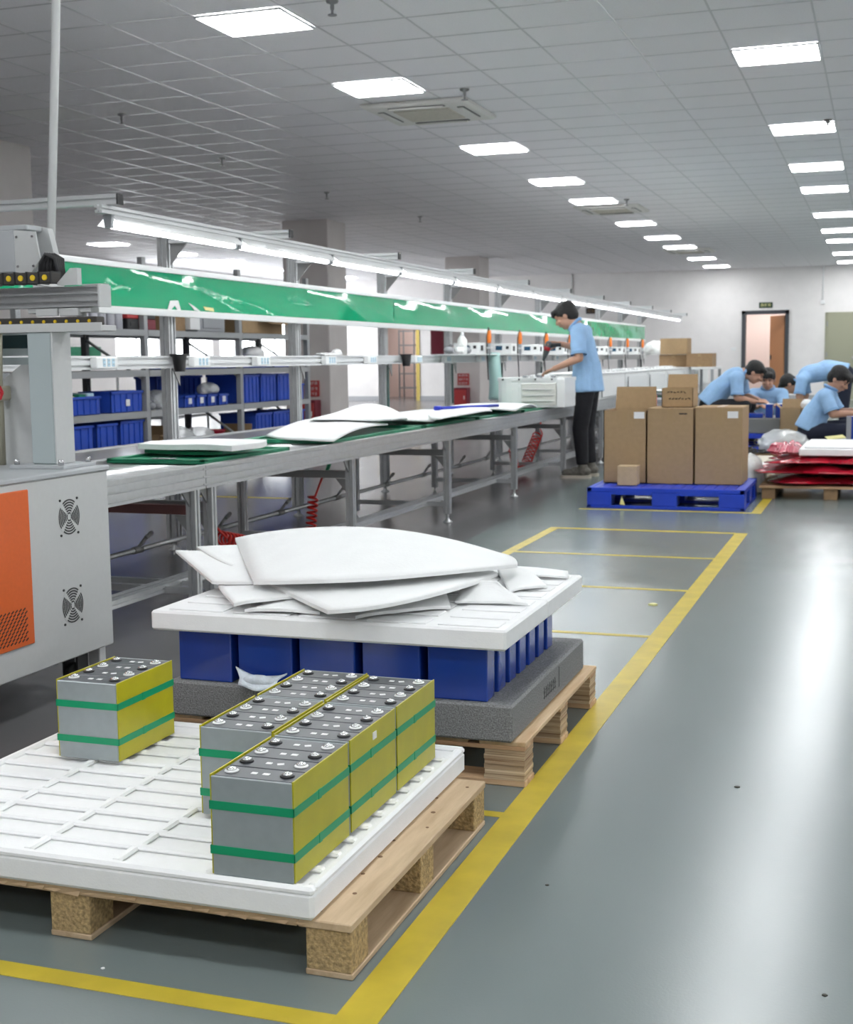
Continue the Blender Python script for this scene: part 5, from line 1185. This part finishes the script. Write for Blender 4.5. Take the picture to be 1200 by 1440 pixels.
def hand(bm, wrist, fdir, normal, thumb_side, curl=.5, s=1.0):
    "palm, four unequal bent fingers and a thumb from the side of the palm"
    w = V(wrist); f = V(fdir).normalized(); n = V(normal); n = (n-f*n.dot(f)).normalized(); sd = f.cross(n)*thumb_side
    limb(bm, w-f*.01, w+f*.075*s, .026*s, .038*s, .45, sd)
    for k, (off, L) in enumerate([(.027, .072), (.009, .080), (-.009, .074), (-.026, .058)]):
        p = w+f*.080*s+sd*off*s; d = f.copy()
        for q, fr_ in enumerate((.45, .32, .25)):
            d = (Matrix.Rotation(curl*(.5 if q == 0 else .75), 3, f.cross(n)) @ d) if True else d
            e = p+d*L*fr_*s; limb(bm, p, e, .0098*s, .0085*s, 1, n=2, seg=8); p = e
    p = w+f*.022*s+sd*.026*s; d = (f*.75+sd*.65+n*.15).normalized(); e = p+d*.045*s; limb(bm, p, e, .0125*s, .0105*s, n=2, seg=8)
    d2 = (f*.95+sd*.15+n*.35).normalized(); limb(bm, e, e+d2*.032*s, .0105*s, .009*s, n=2, seg=8)
def person(label, loc, J, head, fwd, upv, trouser='trousers', shoe='shoe'):
    t = thing('person', label, 'person', loc)
    g = lambda k: V(J[k]); out = {}
    f = V(fwd).normalized(); u = V(upv); u = (u-f*u.dot(f)).normalized(); r = f.cross(u)
    HM = Matrix((r, f, u)).transposed()      # head local: x right, y forward, z up
    H = V(head); hp = lambda x, y, z: H+HM @ V((x, y, z))
    sh_side = (g('shL')-g('shR')).normalized(); hip_side = (g('hipL')-g('hipR')).normalized()
    # ---- body
    b = nb()
    ell(b, hp(0, -.012, .025), .076, .095, .088, mtx=HM.to_4x4()); ell(b, hp(0, .015, -.045), .062, .075, .068, mtx=HM.to_4x4()); ell(b, hp(0, .045, -.082), .036, .036, .03, mtx=HM.to_4x4())
    limb(b, hp(0, .088, .012), hp(0, .108, -.022), .010, .015); ell(b, hp(0, .10, -.030), .018, .012, .010, mtx=HM.to_4x4())
    for s in (-1, 1): ell(b, hp(s*.079, -.008, -.005), .012, .020, .032, mtx=HM.to_4x4()); ell(b, hp(s*.034, .078, -.02), .024, .016, .018, mtx=HM.to_4x4())
    ell(b, hp(0, .082, .035), .055, .018, .014, mtx=HM.to_4x4()); ell(b, hp(0, .088, -.058), .024, .012, .010, mtx=HM.to_4x4())
    limb(b, hp(0, -.02, -.05), g('neck'), .052, .058)
    limb(b, g('neck'), g('chest'), .07, .125, .75, sh_side); limb(b, g('chest'), g('belly'), .135, .125, .72, sh_side); limb(b, g('belly'), g('pelvis'), .125, .135, .75, hip_side)
    limb(b, g('shL'), g('shR'), .06, .06)
    for q in 'LR':
        limb(b, g('sh'+q), g('el'+q), .050, .040); limb(b, g('el'+q), g('wr'+q), .040, .026)
        limb(b, g('hip'+q), g('kn'+q), .080, .056); limb(b, g('kn'+q), g('an'+q), .055, .036)
        hand(b, g('wr'+q), g('hd'+q)-g('wr'+q), J.get('hn'+q, (0, 0, -1)), J.get('ts'+q, 1), J.get('cu'+q, .5))
    body = mk('body', fuse(b, .0075, 5), 'skin', loc, t)
    # ---- face details
    for s in (-1, 1):
        b = nb(); ell(b, hp(s*.033, .086, .008), .012, .006, .0055, 10, 6, HM.to_4x4()); part(t, 'eye', b, 'hair')
        b = nb(); ell(b, hp(s*.034, .094, .030), .019, .006, .005, 10, 6, HM.to_4x4()); part(t, 'eyebrow', b, 'hair')
    b = nb(); ell(b, hp(0, .098, -.057), .019, .004, .004, 10, 6, HM.to_4x4()); part(t, 'mouth', b, 'lip')
    # ---- hair: cap over crown, sides and nape, with a fringe
    b = nb(); ell(b, hp(0, -.022, .050), .090, .106, .086, mtx=HM.to_4x4()); ell(b, hp(0, -.055, .0), .082, .070, .085, mtx=HM.to_4x4()); ell(b, hp(0, .055, .078), .070, .048, .034, mtx=HM.to_4x4())
    for s in (-1, 1): ell(b, hp(s*.074, -.01, .035), .016, .045, .045, mtx=HM.to_4x4())
    for k in range(5): limb(b, hp(-.05+.025*k, .085, .085), hp(-.054+.027*k, .104, .045+.006*(k % 2)), .018, .010)
    part(t, 'hair', fuse(b, .008, 4), 'hair')
    # ---- polo shirt
    b = nb(); neckdir = (g('chest')-g('neck')).normalized()
    limb(b, g('neck')+neckdir*.035, g('chest'), .085, .150, .78, sh_side); limb(b, g('chest'), g('belly'), .155, .168, .74, sh_side)
    limb(b, g('belly'), g('hem'), .168, J.get('hemr', .195), .78, hip_side, cap1=False)
    limb(b, g('shL'), g('shR'), .074, .074)
    for q in 'LR':
        e = g('sh'+q).lerp(g('el'+q), .86); limb(b, g('sh'+q), e, .072, .070, cap1=False); limb(b, g('chest'), g('sh'+q), .11, .07)
    part(t, 'shirt', fuse(b, .010, 6), 'shirt')
    b = nb(); nk = g('neck'); upn = (H+HM @ V((0, -.02, -.06))-nk).normalized(); s1, s2 = frame_of(upn); ring = [nk+upn*.02+(s1*math.cos(a)+s2*math.sin(a))*.070 for a in [2*math.pi*k/20 for k in range(21)]]
    tube(b, ring, .014, 8); part(t, 'collar', b, 'shirt_dark')
    for q in 'LR':
        e = g('sh'+q).lerp(g('el'+q), .86); d = (g('el'+q)-g('sh'+q)).normalized(); b = nb(); cyl(b, e-d*.018, e+d*.004, .074, .074, 18, False); part(t, 'sleeve_hem', b, 'shirt_dark')
    # ---- trousers
    b = nb(); limb(b, g('belly').lerp(g('pelvis'), .6), g('pelvis'), .135, .145, .80, hip_side, cap0=False)
    for q in 'LR':
        limb(b, g('hip'+q), g('kn'+q), .090, .074); e = g('kn'+q).lerp(g('an'+q), .93); limb(b, g('kn'+q), e, .074, .056, cap1=False); limb(b, g('pelvis'), g('hip'+q), .105, .090)
    part(t, 'trousers', fuse(b, .010, 5), trouser)
    # ---- shoes
    for q in 'LR':
        a, e = g('an'+q), g('toe'+q); d = (e-a); d.z = 0; d.normalize(); c = V((a.x, a.y, .0)); sd = d.cross(V((0, 0, 1)))
        b = nb(); limb(b, c+V((0, 0, .06))-d*.035, c+V((0, 0, .048))+d*.16, .042, .038, .95, sd); limb(b, c+V((0, 0, .05)), c+V((0, 0, .105)), .046, .046)
        so = part(t, 'shoe', fuse(b, .009, 4), shoe)
        b = nb(); o = []
        for k in range(9): an = math.pi/2+math.pi*k/8; o.append(c-d*.045+(d*math.cos(an)*.035+sd*math.sin(an)*.040))
        for k in range(9): an = -math.pi/2+math.pi*k/8; o.append(c+d*.165+(d*math.cos(an)*.045+sd*math.sin(an)*.046))
        poly(b, [(p.x, p.y, .001) for p in o], (0, 0, .026)); part(so, 'sole', b, 'shoe_sole')
    return t
# standing worker at the line, facing the conveyor
J = dict(neck=(-2.675, 12.0, 1.395), chest=(-2.615, 12.0, 1.22), belly=(-2.575, 12.0, 1.00), pelvis=(-2.565, 12.0, .86), hem=(-2.57, 12.0, .79), hemr=.2,
  shL=(-2.625, 11.83, 1.335), elL=(-2.60, 11.77, 1.10), wrL=(-2.835, 11.80, 1.005), hdL=(-2.94, 11.83, .965), hnL=(-.2, 0, -1), tsL=1, cuL=.45,
  shR=(-2.635, 12.17, 1.34), elR=(-2.66, 12.27, 1.18), wrR=(-2.88, 12.17, 1.235), hdR=(-2.97, 12.12, 1.235), hnR=(-.1, -.8, -.6), tsR=-1, cuR=.75,
  hipL=(-2.565, 11.905, .83), knL=(-2.615, 11.895, .45), anL=(-2.585, 11.87, .10), toeL=(-2.77, 11.85, .03),
  hipR=(-2.565, 12.095, .83), knR=(-2.60, 12.11, .45), anR=(-2.56, 12.10, .10), toeR=(-2.75, 12.11, .03))
person('standing worker in light blue polo and black trousers using a power drill', (-2.57, 12.0, 0), J, (-2.775, 12.0, 1.485), (-.86, 0, -.50), (-.50, 0, .86))
# the drill in the right hand
t = thing('power_drill', 'dark grey and red power drill held by the standing worker', 'drill', (-2.98, 12.11, 1.04))
b = nb(); lathe(b, (0, 0, 0), [(.012, -.09), (.016, -.06), (.024, -.03), (.03, 0), (.03, .07), (.024, .095), (.01, .10)], 16)
Mx = Matrix.Translation((-2.985, 12.10, 1.165)) @ Matrix.Rotation(.32, 4, 'Y')
for v in b.verts: v.co = Mx @ v.co
part(t, 'body', b, 'shelf_dark')
b = nb(); lathe(b, (0, 0, 0), [(.031, .01), (.031, .045)], 16)
for v in b.verts: v.co = Mx @ v.co
part(t, 'collar', b, 'red_gloss'); b = nb(); cyl(b, Mx @ V((0, 0, -.09)), Mx @ V((0, 0, -.15)), .005, seg=8); part(t, 'bit', b, 'chrome')
b = nb(); cyl(b, Mx @ V((0, 0, .06)), Mx @ V((.11, .02, .10)), .017, .019, 12); part(t, 'handle', b, 'black')
# workers at the right
J = dict(neck=(-1.46, 15.0, .915), chest=(-1.575, 15.0, .85), belly=(-1.74, 15.0, .70), pelvis=(-1.82, 15.0, .57), hem=(-1.83, 15.0, .57), hemr=.195,
  shL=(-1.50, 15.17, .86), elL=(-1.46, 15.2, .66), wrL=(-1.30, 15.05, .62), hdL=(-1.2, 15.0, .60), shR=(-1.51, 14.83, .86), elR=(-1.50, 14.80, .645), wrR=(-1.31, 14.86, .60), hdR=(-1.2, 14.88, .595), tsL=-1,
  hipL=(-1.80, 15.1, .54), knL=(-1.40, 15.16, .55), anL=(-1.55, 15.16, .09), toeL=(-1.38, 15.17, .03), hipR=(-1.80, 14.9, .54), knR=(-1.42, 14.84, .56), anR=(-1.6, 14.84, .09), toeR=(-1.4, 14.83, .03))
person('seated worker in light blue polo leaning forward with hands together', (-1.7, 15.0, 0), J, (-1.335, 15.0, .915), (.80, 0, -.6), (.55, 0, .83))
J = dict(neck=(-1.24, 15.62, .72), chest=(-1.24, 15.68, .58), belly=(-1.24, 15.75, .42), pelvis=(-1.24, 15.80, .30), hem=(-1.24, 15.8, .28),
  shL=(-1.08, 15.62, .66), elL=(-1.05, 15.48, .50), wrL=(-1.13, 15.30, .54), hdL=(-1.18, 15.21, .55), shR=(-1.40, 15.62, .66), elR=(-1.43, 15.48, .50), wrR=(-1.32, 15.32, .53), hdR=(-1.26, 15.24, .545), tsL=1, tsR=-1,
  hipL=(-1.14, 15.78, .28), knL=(-1.03, 15.44, .44), anL=(-1.08, 15.72, .09), toeL=(-1.06, 15.52, .03), hipR=(-1.34, 15.78, .28), knR=(-1.45, 15.44, .44), anR=(-1.4, 15.72, .09), toeR=(-1.42, 15.52, .03))
person('squatting worker in light blue polo facing the aisle, looking down', (-1.24, 15.7, 0), J, (-1.24, 15.56, .83), (0, -.95, -.3), (0, -.3, .95))
J = dict(neck=(-.985, 17.0, .80), chest=(-.84, 17.0, .87), belly=(-.62, 17.0, .91), pelvis=(-.45, 17.0, .87), hem=(-.42, 17.0, .85), hemr=.195,
  shL=(-.93, 16.83, .80), elL=(-.96, 16.80, .60), wrL=(-.93, 16.85, .42), hdL=(-.92, 16.88, .33), shR=(-.93, 17.17, .80), elR=(-.90, 17.18, .60), wrR=(-.94, 17.10, .42), hdR=(-.95, 17.05, .33),
  hipL=(-.43, 16.9, .83), knL=(-.45, 16.9, .46), anL=(-.40, 16.9, .10), toeL=(-.58, 16.88, .03), hipR=(-.43, 17.1, .83), knR=(-.45, 17.1, .46), anR=(-.36, 17.1, .10), toeR=(-.54, 17.12, .03))
person('standing worker in light blue polo bent double over a box', (-.45, 17.0, 0), J, (-1.095, 17.0, .74), (-.55, 0, -.83), (-.83, 0, .55), 'navy')
J = dict(neck=(-.47, 13.43, .765), chest=(-.525, 13.43, .65), belly=(-.62, 13.43, .50), pelvis=(-.66, 13.43, .385), hem=(-.67, 13.43, .37), hemr=.19,
  shL=(-.49, 13.60, .70), elL=(-.40, 13.60, .54), wrL=(-.24, 13.48, .56), hdL=(-.15, 13.43, .55), shR=(-.51, 13.26, .70), elR=(-.44, 13.21, .535), wrR=(-.25, 13.24, .545), hdR=(-.16, 13.26, .545), tsL=-1,
  hipL=(-.64, 13.53, .36), knL=(-.28, 13.60, .40), anL=(-.35, 13.60, .09), toeL=(-.18, 13.61, .03), hipR=(-.64, 13.33, .36), knR=(-.33, 13.33, .37), anR=(-.50, 13.34, .09), toeR=(-.32, 13.35, .03))
person('seated worker in light blue polo and navy trousers at the low grey bench', (-.6, 13.43, 0), J, (-.395, 13.41, .862), (.75, -.3, -.6), (.5, -.2, .84), 'navy')
for (x, y, h, lab) in [(-1.84, 15.0, .40, 'low grey stool under the seated worker leaning forward'), (-.68, 13.43, .21, 'low grey stool under the worker at the bench')]:
    t = thing('stool', lab, 'stool', (x, y, 0)); b = nb(); lathe(b, (x, y, h-.03), [(.13, 0), (.15, .008), (.15, .022), (.13, .03)], 20); part(t, 'seat', b, 'grey_plastic')
    for k in range(4): a = math.pi/4+k*math.pi/2; b = nb(); cyl(b, (x+.13*math.cos(a), y+.13*math.sin(a), 0), (x+.1*math.cos(a), y+.1*math.sin(a), h-.03), .012, seg=8); part(t, 'leg', b, 'shelf_grey')
